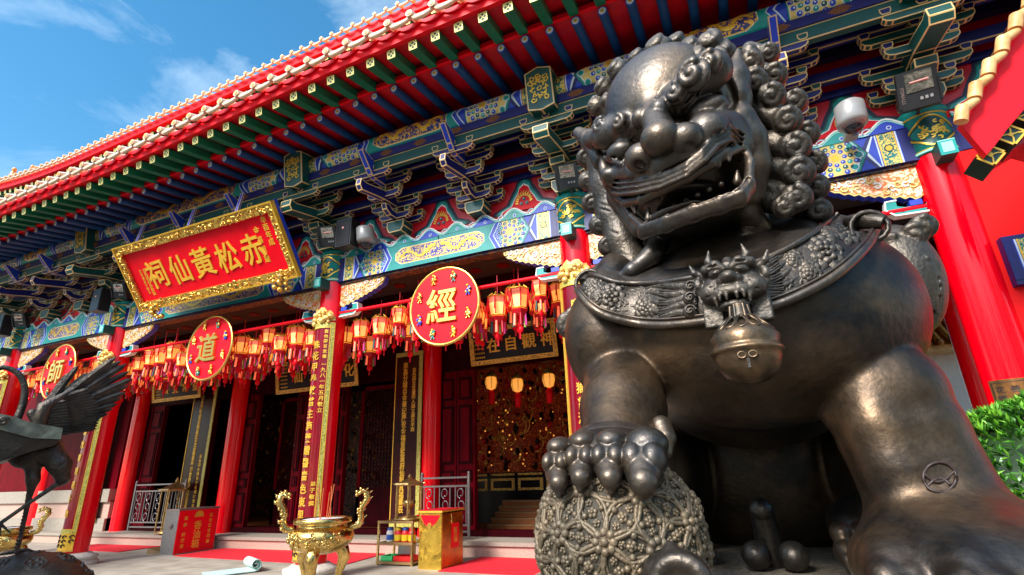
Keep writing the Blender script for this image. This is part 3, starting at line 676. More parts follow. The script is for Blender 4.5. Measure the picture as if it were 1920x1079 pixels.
# ================= hall front: doors, boards, plaques =================
def T_at(x, y, z): return F((x, y, z))
YD = 10.95
def door_bay(x0, x1, leafs, open_=True):
    """lintel, posts and lattice leaves between two inner columns"""
    fr = MB()
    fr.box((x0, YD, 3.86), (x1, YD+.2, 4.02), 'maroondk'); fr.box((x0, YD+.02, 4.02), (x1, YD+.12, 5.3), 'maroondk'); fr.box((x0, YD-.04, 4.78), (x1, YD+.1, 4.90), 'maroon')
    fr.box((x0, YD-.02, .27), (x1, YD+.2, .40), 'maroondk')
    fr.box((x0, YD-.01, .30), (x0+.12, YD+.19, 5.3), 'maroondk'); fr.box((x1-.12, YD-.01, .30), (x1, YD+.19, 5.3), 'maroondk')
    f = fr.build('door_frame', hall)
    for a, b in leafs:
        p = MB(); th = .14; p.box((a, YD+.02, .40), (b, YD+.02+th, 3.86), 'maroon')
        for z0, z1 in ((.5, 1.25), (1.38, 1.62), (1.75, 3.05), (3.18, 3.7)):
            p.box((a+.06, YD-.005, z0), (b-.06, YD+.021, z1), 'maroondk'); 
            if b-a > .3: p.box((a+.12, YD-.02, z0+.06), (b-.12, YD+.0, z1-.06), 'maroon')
        p.build('door_leaf', f)
    return f
def lattice(a, b, z0, z1, y, parent):
    p = MB(); mm = 'maroondk'
    p.box((a, y, z0), (a+.09, y+.06, z1), 'maroon'); p.box((b-.09, y, z0), (b, y+.06, z1), 'maroon'); p.box((a, y, z1-.1), (b, y+.06, z1), 'maroon'); p.box((a, y, z0), (b, y+.06, z0+.9), mm)
    n = int((b-a)/.11); zz = z0+.9
    while zz < z1-.1:
        for i in range(n):
            u = a+.09+(b-a-.18)*(i+.5)/n; T = F((u, y+.03, zz)); p.strip([(.05*math.cos(t), .05*math.sin(t)) for t in [2*math.pi*k/6 for k in range(6)]], .016, T, 0, .02, mm, True)
        zz += .105
    p.build('lattice_leaf', parent)
f1 = door_bay(XC[3]+.2, XC[4]-.2, [(-6.75, -6.3), (-6.28, -5.82), (-3.5, -2.9), (-2.88, -2.35)])
f2 = door_bay(XC[2]+.2, XC[3]-.2, [(-13.2, -12.75), (-11.25, -10.95), (-9.75, -9.55), (-8.0, -7.85), (-7.6, -7.2)])
lattice(-9.35, -8.1, .4, 3.8, YD+.35, f2); lattice(-12.55, -11.85, .4, 3.8, YD+.7, f2); lattice(-11.0, -10.3, .4, 3.8, YD+.55, f2)
f3 = door_bay(XC[1]+.2, XC[2]-.2, [(-17.55, -17.35), (-17.3, -16.8), (-14.75, -14.5)])
f0 = door_bay(XC[0]+.2, XC[1]-.2, [])
# gilt corner fittings on the door leaves
m = MB()
for a, b in ((-9.30, -8.15), (-8.0, -7.6)):
    for z in (1.25, 2.2, 3.6, 3.95, 4.5):
        for u in (a, b): m.box((u-.05, YD+.2 if z < 3.8 else YD-.01, z), (u+.05, YD+.345 if z < 3.8 else YD+.01, z+.03), 'goldpaint')
m.build('gilt_fittings', hall) if 0 else None
# inner hall
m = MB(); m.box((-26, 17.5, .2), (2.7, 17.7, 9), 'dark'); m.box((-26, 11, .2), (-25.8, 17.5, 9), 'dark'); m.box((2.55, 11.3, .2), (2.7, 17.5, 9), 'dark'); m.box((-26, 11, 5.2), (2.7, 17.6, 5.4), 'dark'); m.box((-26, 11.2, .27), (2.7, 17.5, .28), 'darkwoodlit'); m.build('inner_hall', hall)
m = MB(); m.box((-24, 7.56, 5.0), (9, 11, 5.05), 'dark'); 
for k in range(40):
    for j in range(5): m.disc(-19+.55*k, 7.9+.55*j, .12, F((0, 0, 5.0), (1, 0, 0), (0, 1, 0), (0, 0, -1)), 0, .015, 'maroon', 8)
m.build('porch_ceiling', hall)
for k, y in enumerate((8.3, 9.4, 10.4)):
    m = MB(); m.box((-24, y, 4.86), (9, y+.14, 5.0), 'maroondk'); m.build('ceiling_beam', hall)
# altar seen through the open door
alt = thing('altar', 'glowing gilt altar with carved screens and steps inside the dark open doorway', 'altar', (-6.3, 15, .27))
rnd = random.Random(5)
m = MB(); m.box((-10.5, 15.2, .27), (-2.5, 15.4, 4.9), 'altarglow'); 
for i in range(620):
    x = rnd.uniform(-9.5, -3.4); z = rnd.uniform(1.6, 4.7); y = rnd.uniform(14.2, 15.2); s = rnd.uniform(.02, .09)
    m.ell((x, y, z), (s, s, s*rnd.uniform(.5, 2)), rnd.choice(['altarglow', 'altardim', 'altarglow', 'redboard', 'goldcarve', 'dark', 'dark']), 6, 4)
for i in range(60):
    x = rnd.uniform(-9.4, -3.6); z = rnd.uniform(1.8, 4.4); P = [(x+.16*math.cos(j*.8+i)*(1-j/12), 14.3+.02*j, z+.16*math.sin(j*.8+i)*(1-j/12)+.05*j) for j in range(10)]; m.tube(P, .02, 'goldcarve', 5)
m.build('carved_screen', alt)
m = MB(); m.box((-9.2, 13.6, 1.45), (-3.0, 14.0, 1.55), 'dark'); m.box((-9.2, 13.55, .3), (-3.0, 13.6, 1.45), 'black')
for k in range(7): 
    x0 = -9.1+.8*k; m.box((x0, 13.53, 1.1), (x0+.7, 13.55, 1.4), 'goldcarvefine'); m.box((x0+.08, 13.52, 1.16), (x0+.62, 13.53, 1.34), 'black')
    m.box((x0, 13.52, 1.47), (x0+.7, 13.55, 1.52), 'goldcarvefine')
m.build('altar_table', alt)
m = MB()
for i in range(90): m.ell((rnd.uniform(-9, -3.8), rnd.uniform(13.6, 14.8), 1.6+2.6*rnd.random()**1.6), rnd.uniform(.012, .030), 'lampglow', 6, 4)
m.build('altar_glints', alt)  # small glowing dots added to stand in for glints around the altar
m = MB()
for k in range(5): m.box((-6.15, 12.2+.22*k, .27), (-4.95, 12.42+.22*k, .40+.12*k), 'darkwoodlit'); m.box((-6.15, 12.185+.22*k, .37+.12*k), (-4.95, 12.2+.22*k, .40+.12*k), 'wood')
m.build('steps', alt)
m = MB()
for x in (-5.5, -3.6):
    for k in range(12): m.ell((x, 12.4+.1*k, .55+.11*k), (.025, .02, .035), 'lampglow', 6, 4)
m.build('bead_lights', alt) if 0 else None
def altar_lamp(x, z, y, lab):
    o = thing('altar_lantern', lab, 'lantern', (x, y, z), 'lanterns over the altar'); a = MB()
    a.lathe([(.02, .2), (.14, .12), (.16, 0), (.12, -.14), (.04, -.18)], (x, y, z), 'lampglow', 12); a.build('lamp_shade', o)
    b = MB(); b.lathe([(.01, .32), (.16, .17), (.17, .13), (.02, .16)], (x, y, z), 'goldcarve', 10); b.tube([(x, y, z+.3), (x, y, 5.2)], .012, 'brass', 5)
    for j in range(6): t = j*math.pi/3; b.tube([(x+.15*math.cos(t), y+.15*math.sin(t), z+.12), (x+.165*math.cos(t), y+.165*math.sin(t), z), (x+.12*math.cos(t), y+.12*math.sin(t), z-.15)], .008, 'brass', 4)
    b.build('frame', o)
    c = MB(); c.lathe([(.05, -.2), (.09, -.26), (.07, -.55), (.01, -.56)], (x, y, z), 'redbright', 10); c.build('tassel', o)
for (px, py, s_) in ((921, 718, 'left'), (970, 722, 'middle'), (1029, 713, 'right')):
    p = at(px, py, 12.2); altar_lamp(p[0], p[2], 12.2, 'glowing gilt lantern, %s one of three inside the open doorway' % s_)
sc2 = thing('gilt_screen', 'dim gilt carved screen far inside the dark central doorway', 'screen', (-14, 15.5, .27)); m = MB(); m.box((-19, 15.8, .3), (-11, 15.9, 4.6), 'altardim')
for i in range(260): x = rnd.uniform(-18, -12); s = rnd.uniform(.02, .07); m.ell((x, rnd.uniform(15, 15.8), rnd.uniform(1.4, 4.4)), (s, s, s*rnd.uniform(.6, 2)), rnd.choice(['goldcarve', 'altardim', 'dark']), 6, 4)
m.build('panel', sc2)
# ---------- couplet boards on columns ----------
def couplet(x, y, r, z0, z1, hw, ang, chars, label, side='', finial=True, foot=True, small=None, parentless=True, cs=.165):
    o = thing('couplet_board', label, 'signboard', (x, y-r, z0), 'couplet boards on the columns'); T = Cyl((x, y, 0), r+.0, ang)
    a = MB(); a.rect(-hw, z0, hw, z1, T, 0, .03, 'lacquer', 10, 1); a.build('panel', o)
    b = MB(); fwd = .062
    for u0, u1, v0, v1 in ((-hw, -hw+fwd, z0, z1), (hw-fwd, hw, z0, z1)): b.rect(u0, v0, u1, v1, T, .0, .042, 'goldfret', 3, 1)
    for v0, v1 in ((z0, z0+fwd*1.3), (z1-fwd*1.5, z1)): b.rect(-hw, v0, hw, v1, T, .0, .043, 'goldfret', 10, 1)
    for u in (-hw, -hw+fwd, hw-fwd, hw): b.rect(u-.005, z0, u+.005, z1, T, .02, .047, 'goldpaint')
    for v in (z0, z1-.006, z0+fwd*1.3, z1-fwd*1.5): b.rect(-hw, v-.005, hw, v+.005, T, .02, .047, 'goldpaint', 8, 1)
    b.build('border', o)
    if finial:
        c = MB(); k = 16
        P = [(hw*math.cos(math.pi*i/k), z1+.05+.24*math.sin(math.pi*i/k)*(1+.15*math.sin(i*2.2))) for i in range(k+1)]
        vs = [T(0, z1, .05)]+[T(a_, b_, .05) for a_, b_ in P]+[T(hw, z1, .05), T(-hw, z1, .05)]; c.add(vs, [(0, i+1, i+2) for i in range(k)], 'crown')
        rnd = random.Random(3)
        for i in range(22):
            u = rnd.uniform(-hw*.85, hw*.85); v = z1+rnd.uniform(0, .22)*math.sqrt(max(0, 1-(u/hw)**2)); p = T(u, v, .055); c.ell(p, rnd.uniform(.03, .055), 'crown', 7, 5)
        c.build('finial', o)
    if foot:
        c = MB(); c.rect(-hw, z0-.30, hw, z0-.0, T, .0, .04, 'goldpaint', 8, 1)
        for i in range(14):
            rnd = random.Random(i); u = -hw*.85+hw*1.7*(i % 5)/4; v = z0-.06-.085*(i//5); c.strip([(u+.035*math.cos(j*.9), v+.03*math.sin(j*.9)) for j in range(6)], .018, T, .04, .055, 'dark')
        c.rect(-hw*1.02, z0-.34, hw*1.02, z0-.30, T, 0, .05, 'gold', 8, 1); c.build('foot', o)
    d = MB(); column_text(d, chars, .02, z0+.25, z1-.3, cs, T, .03, .045, 'goldpaint', .85)
    if small:
        for s_, u, v0, v1, ss in small: column_text(d, s_, u, v0, v1, ss, T, .03, .04, 'goldpaint')
    d.build('lettering', o)
R0 = .25
couplet(XC[3], YC, R0, .62, 4.22, .30, -math.pi/2-.24, '殊花甲奉敕普主施藥贈醫嗇色東里', 'maroon couplet board with gold writing on the column behind the large gold censer', small=[('一九八一年五月敬立', .18, 2.6, 3.5, .085), ('嗇色園普宜壇', .18, 3.55, 4.1, .07), ('弟子敬撰', .18, 1.1, 1.5, .08)])
couplet(XC[4], YC, R0, .62, 4.22, .28, -math.pi/2-.06, '廣布慈雲人香獄普濟群生同登道岸', 'maroon couplet board with gold writing on the column partly behind the lion')
couplet(XC[2], YC, R0, .62, 4.22, .30, -math.pi/2-.26, '大河洛車圖啟靈現現十地', 'maroon couplet board with gold writing on the column behind the bronze crane')
couplet(XC[1], YC, R0, .62, 4.22, .265, -math.pi/2-.22, '道冠古今德配天地萬世師表', 'maroon couplet board with gold writing on the far left column')
def _rv(s): return s[::-1]
def flat_board(x0, x1, z0, z1, y, chars, label, small=None, cs=.2):
    o = thing('couplet_board', label, 'signboard', ((x0+x1)/2, y, z0), 'couplet boards on the columns'); T = F(((x0+x1)/2, y, 0)); hw = (x1-x0)/2
    a = MB(); a.rect(-hw, z0, hw, z1, T, -.04, 0, 'darklacquer'); a.build('panel', o); b = MB()
    b.rect(hw-.1, z0, hw, z1, T, -.03, .02, 'goldfret'); b.rect(-hw, z0, -hw+.02, z1, T, -.03, .012, 'goldpaint'); b.rect(-hw, z0-.08, hw, z0+.02, T, -.03, .019, 'goldfret'); b.rect(-hw, z1, hw, z1+.1, T, -.03, .019, 'goldfret'); b.build('border', o)
    d = MB(); column_text(d, chars, -.10, z0+.2, z1-.15, cs, T, 0, .012, 'goldpaint', .8)
    for s_, u, v0, v1, ss in (small or []): column_text(d, s_, u, v0, v1, ss, T, 0, .01, 'goldpaint')
    d.build('lettering', o)
flat_board(-7.80, -7.02, .55, 4.3, 10.62, '南高分靖自金華記慶祝金禧重整黃府仙聖真福靈辰', 'black couplet board with gold writing on the inner column left of the round 經 sign', [('嗇色園普宜壇同人謹立歲次辛酉', .15, 2.5, 4.0, .11)], .17)
flat_board(-15.0, -14.05, .62, 4.3, 10.62, '一九五六年初宗教組織普益勸善奉行會務金蘭園及眾', 'black couplet board with gold writing on the inner column under the round 道 sign', [('嗇色園主持弟子敬撰於壇前', .2, .9, 2.3, .1)], .15)
flat_board(-19.4, -18.55, .62, 4.3, 10.62, '三教同源儒釋道圓通正覺無上法門普渡眾生', 'black couplet board with gold writing at the far left inner column', None, .16)
flat_board(1.78, 2.76, .62, 4.3, 10.62, '福地洞天仙蹤永駐靈籤妙法善信同沾恩德', 'gold framed couplet board seen between the lion shoulder and the right column', None, .16)
# ---------- black name plaques over the doors ----------
def plaque(cx, cz, wd, ht, y, chars, label, side=True, tilt=.18):
    o = thing('name_plaque', label, 'sign', (cx, y, cz), 'black name plaques over the doors'); T = F((cx, y, cz), (1, 0, 0), (0, -math.sin(tilt), math.cos(tilt)), (0, -math.cos(tilt), -math.sin(tilt)))
    a = MB(); a.rect(-wd/2, -ht/2, wd/2, ht/2, T, -.06, 0, 'black'); a.build('panel', o); b = MB(); t = .085
    for u0, v0, u1, v1 in ((-wd/2, -ht/2, wd/2, -ht/2+t), (-wd/2, ht/2-t, wd/2, ht/2), (-wd/2, -ht/2, -wd/2+t, ht/2), (wd/2-t, -ht/2, wd/2, ht/2)):
        b.rect(u0, v0, u1, v1, T, -.06, .03 if u1-u0 > .2 else .028, 'goldcarvefine')
    for d, q in ((0, .034), (t, .034)):
        for s in (-1, 1): b.rect(-wd/2+d, s*(ht/2-d)-.006, wd/2-d, s*(ht/2-d)+.006, T, 0, q, 'goldpaint'); b.rect(s*(wd/2-d)-.006, -ht/2+d, s*(wd/2-d)+.006, ht/2-d, T, 0, q, 'goldpaint')
    b.build('border', o); d = MB(); n = len(chars)
    for i, ch in enumerate(chars): put_text(d, ch, -wd*.22+wd*.62*(i)/(n-1 or 1), 0, ht*.42, T, 0, .02, 'goldpaint')
    if side:
        for k in range(5): column_text(d, '嗇色園普宜壇'[:6], -wd*.44+.05*k, -ht*.36, ht*.36, .04, T, 0, .008, 'goldpaint')
    d.build('lettering', o)
_p = [at(960, 643, 10.3), at(592, 702, 10.3), at(331, 728, 10.3)]
plaque(_p[0][0], _p[0][2], 2.05, .80, 10.3, '在自觀神', 'black plaque with gold carved frame and four large characters right of the round 經 sign')
plaque(_p[1][0], _p[1][2], 2.7, .80, 10.3, '仙大仁化', 'black plaque with gold frame half hidden behind the central column')
plaque(_p[2][0], _p[2][2], 2.1, .70, 10.3, '寶立常皇', 'black plaque with gold frame left of the round 道 sign')
# ---------- big red signboard ----------
sg = thing('signboard', 'large red signboard with carved gold frame and five big gold characters 祠仙黃松赤', 'sign', (-10.3, 7.0, 5.4))
TL, TR, BR, BL = at(222, 462, 5.85), at(521, 378, 5.85), at(553, 515, 6.65), at(262, 588, 6.65)
cb = (BL+BR)/2; ct = (TL+TR)/2; cb[0] = ct[0] = (cb[0]+ct[0])/2; up = ct-cb; Hh = np.linalg.norm(up); up /= Hh; Wd = ((TR-TL)[0]+(BR-BL)[0])/2
nrm = np.cross(np.array([1., 0, 0]), up); T = F((cb+ct)/2, (1, 0, 0), up, -nrm if nrm[1] > 0 else nrm)
hw, hh = Wd/2, Hh/2; t = .17
a = MB(); a.rect(-hw+.1, -hh+.1, hw-.1, hh-.1, T, -.1, 0, 'redbright'); a.rect(-hw-.02, -hh-.02, hw+.02, hh+.02, T, -.10, -.03, 'blue'); a.build('panel', sg)
b = MB()
b.rect(-hw, -hh, hw, -hh+t, T, -.02, .05, 'goldcarve'); b.rect(-hw, hh-t, hw, hh, T, -.02, .05, 'goldcarve'); b.rect(-hw, -hh+t, -hw+t*.85, hh-t, T, -.02, .05, 'goldcarve'); b.rect(hw-t*.85, -hh+t, hw, hh-t, T, -.02, .05, 'goldcarve')
rnd = random.Random(8)
def on_frame():
    q = rnd.random(); 
    if q < .7: return rnd.uniform(-hw+.05, hw-.05), (1 if rnd.random() < .5 else -1)*(hh-rnd.uniform(.04, t-.02))
    return (1 if rnd.random() < .5 else -1)*(hw-rnd.uniform(.03, t*.8)), rnd.uniform(-hh+.1, hh-.1)
for i in range(300):
    u, v = on_frame(); a0 = rnd.uniform(0, 6.3); s_ = rnd.uniform(.6, 1.2)
    b.tube([T(u+.045*s_*math.cos(a0+j*.8)*(1-j/9), v+.045*s_*math.sin(a0+j*.8)*(1-j/9), .045+.005*j) for j in range(6)], [.015*s_]*5+[.006], 'gold', 5)
for s in (-1, 1):
    b.rect(-hw-.02, s*hh-.015, hw+.02, s*hh+.015, T, -.02, .07, 'goldpaint')
    b.rect(s*hw-.015, -hh, s*hw+.015, hh, T, -.02, .07, 'goldpaint')
    for i in range(16): b.ell(T(s*hw*.80+rnd.uniform(-.17, .17), -hh-.04+rnd.uniform(-.16, .12), .06+rnd.uniform(-.03, .05)), rnd.uniform(.03, .065), 'goldcarve', 8, 6)
b.build('carved_frame', sg)
d = MB()
for i, ch in enumerate('祠仙黃松赤'): put_text(d, ch, -hw*.60+hw*1.22*i/4, -.02-.02*(i % 2), .61, T, 0, .018, 'goldtext', .95, .05)
column_text(d, '辛酉年成', hw*.84, -.05, hh*.72, .14, T, 0, .006, 'goldtext'); column_text(d, '金禧重建', hw*.73, -.35, hh*.55, .14, T, 0, .006, 'goldtext')
column_text(d, '嗇色園印赤松仙', -hw*.745, -hh*.62, hh*.22, .09, T, 0, .006, 'goldtext'); column_text(d, '普宜壇弟子敬立', -hw*.80, -hh*.55, hh*.22, .07, T, 0, .006, 'goldtext')
d.build('lettering', sg)
for u in (-hw*.75, -.1, hw*.55):
    h = MB(); h.box((-.035, -.02, 0), (.035, .02, .45), 'blue', T=F(T(u, hh-.02, -.08), (1, 0, 0), (0, 1, 0), (0, .15, 1))); h.build('hanging_strap', sg, inset=(.01, 'edge'))
# ---------- rods and round signs ----------
def rod(x0, x1):
    m = MB(); m.tube([(x0, 7.34, 4.43), (x1, 7.34, 4.43)], .032, 'redbright', 10); m.build('lantern_rod', hall)
for a_, b_ in BAYS[:-1]: rod(a_+.24, b_-.24)
def disc_sign(px, py, ch, label):
    c = at(px, py, 7.15); x, y, z = c; o = thing('round_sign', label, 'sign', (x, y, z-.65), 'round red signs hanging from the rods'); T = F((x, y, z))
    a = MB(); a.disc(0, 0, .645, T, -.05, 0, 'redbright', 48); a.build('disc', o)
    b = MB(); k = 56; b.tube([T(.65*math.cos(2*math.pi*i/k), .66*math.sin(2*math.pi*i/k), -.01) for i in range(k)], .026, 'gold', 8, closed=True); b.build('rim', o)
    d = MB(); put_text(d, ch, -.03, -.0, .62, T, 0, .045, 'gold', .95, 0, 'goldpaint'); d.build('lettering', o)
    rnd = random.Random(ord(ch))
    for i in range(8):
        e = MB(); an = math.pi/8+i*math.pi/4; u, v = .50*math.cos(an), .51*math.sin(an)
        body = ['blue', 'teal', 'goldpaint', 'gold'][i % 4]
        for j in range(7):
            p = T(u+rnd.uniform(-.035, .035), v+rnd.uniform(-.06, .05), .02); e.ell(p, (rnd.uniform(.02, .035), .025, rnd.uniform(.02, .04)), body if j < 3 else 'gold', 7, 5)
        e.ell(T(u, v+.07, .03), .024, 'goldpaint', 8, 6); e.tube([T(u-.06, v-.03, .02), T(u+.05, v+.02, .03)], .01, 'gold', 5); e.tube([T(u-.03, v-.09, .02), T(u, v-.03, .02), T(u+.03, v-.09, .02)], .013, body, 5)
        e.build('small_figure', o)
    h = MB(); h.tube([(x-.1, 7.34, 4.43), (x-.1, 7.2, 4.43)], .02, 'redbright', 6); h.build('hook', o)
disc_sign(832, 573, '經', 'round red sign with gold rim and the character 經, hanging right of the central column')
disc_sign(392, 652, '道', 'round red sign with gold rim and the character 道, hanging below the big red signboard')
disc_sign(109, 697, '師', 'round red sign with the character 師, hanging at the far left by the crane wing')
# ---------- palace lanterns ----------
def lantern():
    o = thing('palace_lantern', '', 'lantern', (0, 0, 0), 'palace lanterns hanging in the porch')
    hx = lambda r, z, a0=0: [(r*math.cos(a0+math.pi*i/3), r*math.sin(a0+math.pi*i/3), z) for i in range(6)]
    def sides(mb, r0, z0, r1, z1, m):
        vs = hx(r0, z0)+hx(r1, z1); mb.add(vs, [(i, (i+1) % 6, 6+(i+1) % 6, 6+i) for i in range(6)], m)
    a = MB(); sides(a, .084, -.055, .104, .09, 'lampglow'); sides(a, .104, .09, .115, .165, 'lampshade2'); a.build('lamp_shade', o)
    f = MB()
    for i in range(6):
        t = math.pi*i/3; f.tube([(.088*math.cos(t), .088*math.sin(t), -.06), (.118*math.cos(t), .118*math.sin(t), .17)], .007, 'redbright', 4)
        f.tube([(.118*math.cos(t), .118*math.sin(t), .17), (.06*math.cos(t), .06*math.sin(t), .22)], .008, 'goldpaint', 4)
    for r, z in ((.092, -.06), (.12, .17)): f.tube(hx(r, z), .009, 'goldpaint', 4, closed=True)
    f.lathe([(.095, -.075), (.105, -.085), (.08, -.13), (.05, -.15)], (0, 0, 0), 'redboard', 6, False); f.tube([(0, 0, .2), (0, 0, .45)], .006, 'redboard', 4)
    for i in range(6): q = math.pi*i/3; x, y = .112*math.cos(q), .112*math.sin(q); f.tube([(x, y, .165), (x*1.25, y*1.25, .0)], .009, 'redbright', 4)
    f.build('frame', o)
    t = MB(); t.lathe([(.001, -.12), (.085, -.128), (.001, -.140)], (0, 0, 0), 'redboard', 6)
    for i in range(6):
        q = math.pi*i/3; x, y = .07*math.cos(q), .07*math.sin(q); t.tube([(x, y, -.13), (x*1.1, y*1.1, -.27)], [.014, .018], ['magenta', 'lime', 'redcloth', 'tealdk', 'lampglow2', 'redboard'][i], 4)
    t.tube([(0, 0, -.15), (0, 0, -.28)], .01, 'redbright', 4); t.ell((0, 0, -.31), (.042, .02, .045), 'redbright', 8, 6); t.tube([(0, 0, -.33), (0, 0, -.42)], [.008, .012], 'redcloth', 5)
    t.build('tassel', o); return o
L0 = lantern(); first = True; rnd = random.Random(21)
ROWS = (('front row', 7.62), ('second row', 8.05), ('third row', 8.6), ('rear row', 9.2))
SP = 'first second third fourth fifth sixth seventh eighth ninth tenth eleventh twelfth thirteenth fourteenth fifteenth'.split()
for bi, (xa, xb, nm) in enumerate(((XC[3], XC[4], 'between the central column and the lion'), (XC[2], XC[3], 'below the big signboard'), (XC[1], XC[2], 'in the far left bay'))):
    for ri, (rn, y) in enumerate(ROWS):
        nL = (10, 15, 10)[bi]
        if ri == 3 and bi == 0: continue

        for k in range(nL):
            x = xa+.45+(xb-xa-.9)*(k+.5*(ri % 2)+.25)/nL+rnd.uniform(-.05, .05); z = 4.27+.05*ri-rnd.choice([0, .05, .13, .2]) - (.0 if ri else 0)
            lab = '%s lantern from the left, %s, %s' % (SP[k], rn, nm)
            if first: L0.location = (x, y, z); L0['label'] = lab; L0.scale = (1.3,)*3; first = False
            else: copy_tree(L0, (x, y, z), lab, rnd.uniform(0, 1.0), rnd.choice([1.15, 1.3, 1.42]))
# ---------- lamps, speakers and cameras under the eaves ----------
def floodlight(px, py, y, tw, label, w=.36, h=.42, text=None):
    c = at(px, py, y); o = thing('floodlight', label, 'floodlight', tuple(c), 'floodlights under the eaves'); ti = .35
    T = F(c, (math.cos(tw), math.sin(tw), 0), (-.0, -math.sin(ti), math.cos(ti)), (math.sin(tw), -math.cos(tw)*math.cos(ti), -math.sin(ti)))
    a = MB(); a.box((-w/2, -h/2, -.10), (w/2, h/2, 0), 'housing', T=T); a.prism([(-w/2, -h/2), (w/2, -h/2), (w*.3, -h*.3), (-w*.3, -h*.3)], F(T(0, 0, -.1), T.a, T.b, -T.c), -.0, .06, 'housing')
    for k in range(5): a.box((-w*.4, -h/2+.06*k+.02, -.14), (w*.4, -h/2+.06*k+.03, -.1), 'housing', T=T)
    for s in (-1, 1): a.box((s*w/2-.012, -.2, -.12), (s*w/2+.012, .06, .02), 'housing', T=T)
    a.build('housing', o)
    b = MB(); b.rect(-w*.30, -h*.08, w*.36, h*.42, T, 0, .012, 'reflector'); b.build('reflector', o)
    c_ = MB(); c_.tube([T(-w*.2, h*.17, .02), T(w*.26, h*.17, .02)], .012, 'lampshade', 6); 
    for j in range(3): c_.box((w*(.0+.12*j), -h*.32, 0), (w*(.07+.12*j), -h*.24, .012), 'greyplastic', T=T)
    c_.build('lamp_tube', o)
    if text: d = MB(); put_text(d, text, -w*.40, -h*.10, .050, T, 0, .004, 'steelbrown', 1, -math.pi/2); d.build('lettering', o)
    br = MB(); br.tube([T(0, -h*.3, -.1), (c[0], y+.25, c[2]-h*.45)], .02, 'housing', 6); br.build('bracket', o)
floodlight(1722, 165, 6.7, -.1, 'black floodlight with a bright reflector above the right column capital', .40, .46, 'ITSMALLI')
floodlight(1063, 330, 6.75, .2, 'black floodlight beside the lion cheek above the column capital', .34, .38)
floodlight(614, 443, 6.75, .35, 'black floodlight left of a black speaker above the central column', .34, .38)
floodlight(222, 545, 6.75, .5, 'black floodlight below the left end of the big signboard', .30, .36)
floodlight(35, 600, 6.75, .5, 'black floodlight near the far left column', .30, .36)
def speaker(px, py, label):
    c = at(px, py, 6.85); o = thing('speaker_box', label, 'speaker', tuple(c), 'black speaker boxes under the eaves'); a = MB(); x, y, z = c
    a.box((x-.17, y-.12, z-.27), (x+.17, y+.12, z+.27), 'housing'); a.box((x-.15, y-.13, z-.25), (x+.15, y-.12, z+.25), 'black'); a.build('cabinet', o)
    b = MB(); b.disc(0, .08, .02, F((x, y-.13, z)), 0, .01, 'lampshade', 10); b.build('badge', o)
speaker(652, 440, 'black speaker box between a floodlight and a round camera above the central column')
speaker(190, 565, 'black speaker box below the left end of the big signboard')
speaker(8, 612, 'black speaker box at the far left edge')
def dome_cam(px, py, y, label, s=1):
    c = at(px, py, y); o = thing('security_camera', label, 'camera', tuple(c), 'security cameras'); x, y, z = c; a = MB()
    T = lambda X, Y, Z: (x+X*s, y+Y*s-.25*Z*s*.9, z+Z*s)
    a.lathe([(.01, .14), (.10, .135), (.13, .11), (.135, -.05), (.13, -.08), (.10, -.09)], (0, 0, 0), 'greyplastic', 24, T=T)
    a.build('housing', o); b = MB(); b.lathe([(.085, -.09), (.08, -.13), (.05, -.155), (.001, -.165)], (0, 0, 0), 'lens', 18, T=T); b.lathe([(.095, -.085), (.10, -.10), (.085, -.105)], (0, 0, 0), 'steel', 18, T=T); b.build('lens_dome', o)
    d = MB(); d.box((x-.03, y, z-.05), (x+.12, y+.5, z+.03), 'greyplastic'); d.build('wall_arm', o)
dome_cam(686, 445, 6.95, 'grey dome camera beside a speaker box above the central column', 1.25)
dome_cam(1596, 220, 6.6, 'grey dome camera right of the lion mane on the painted beam', 1.25)
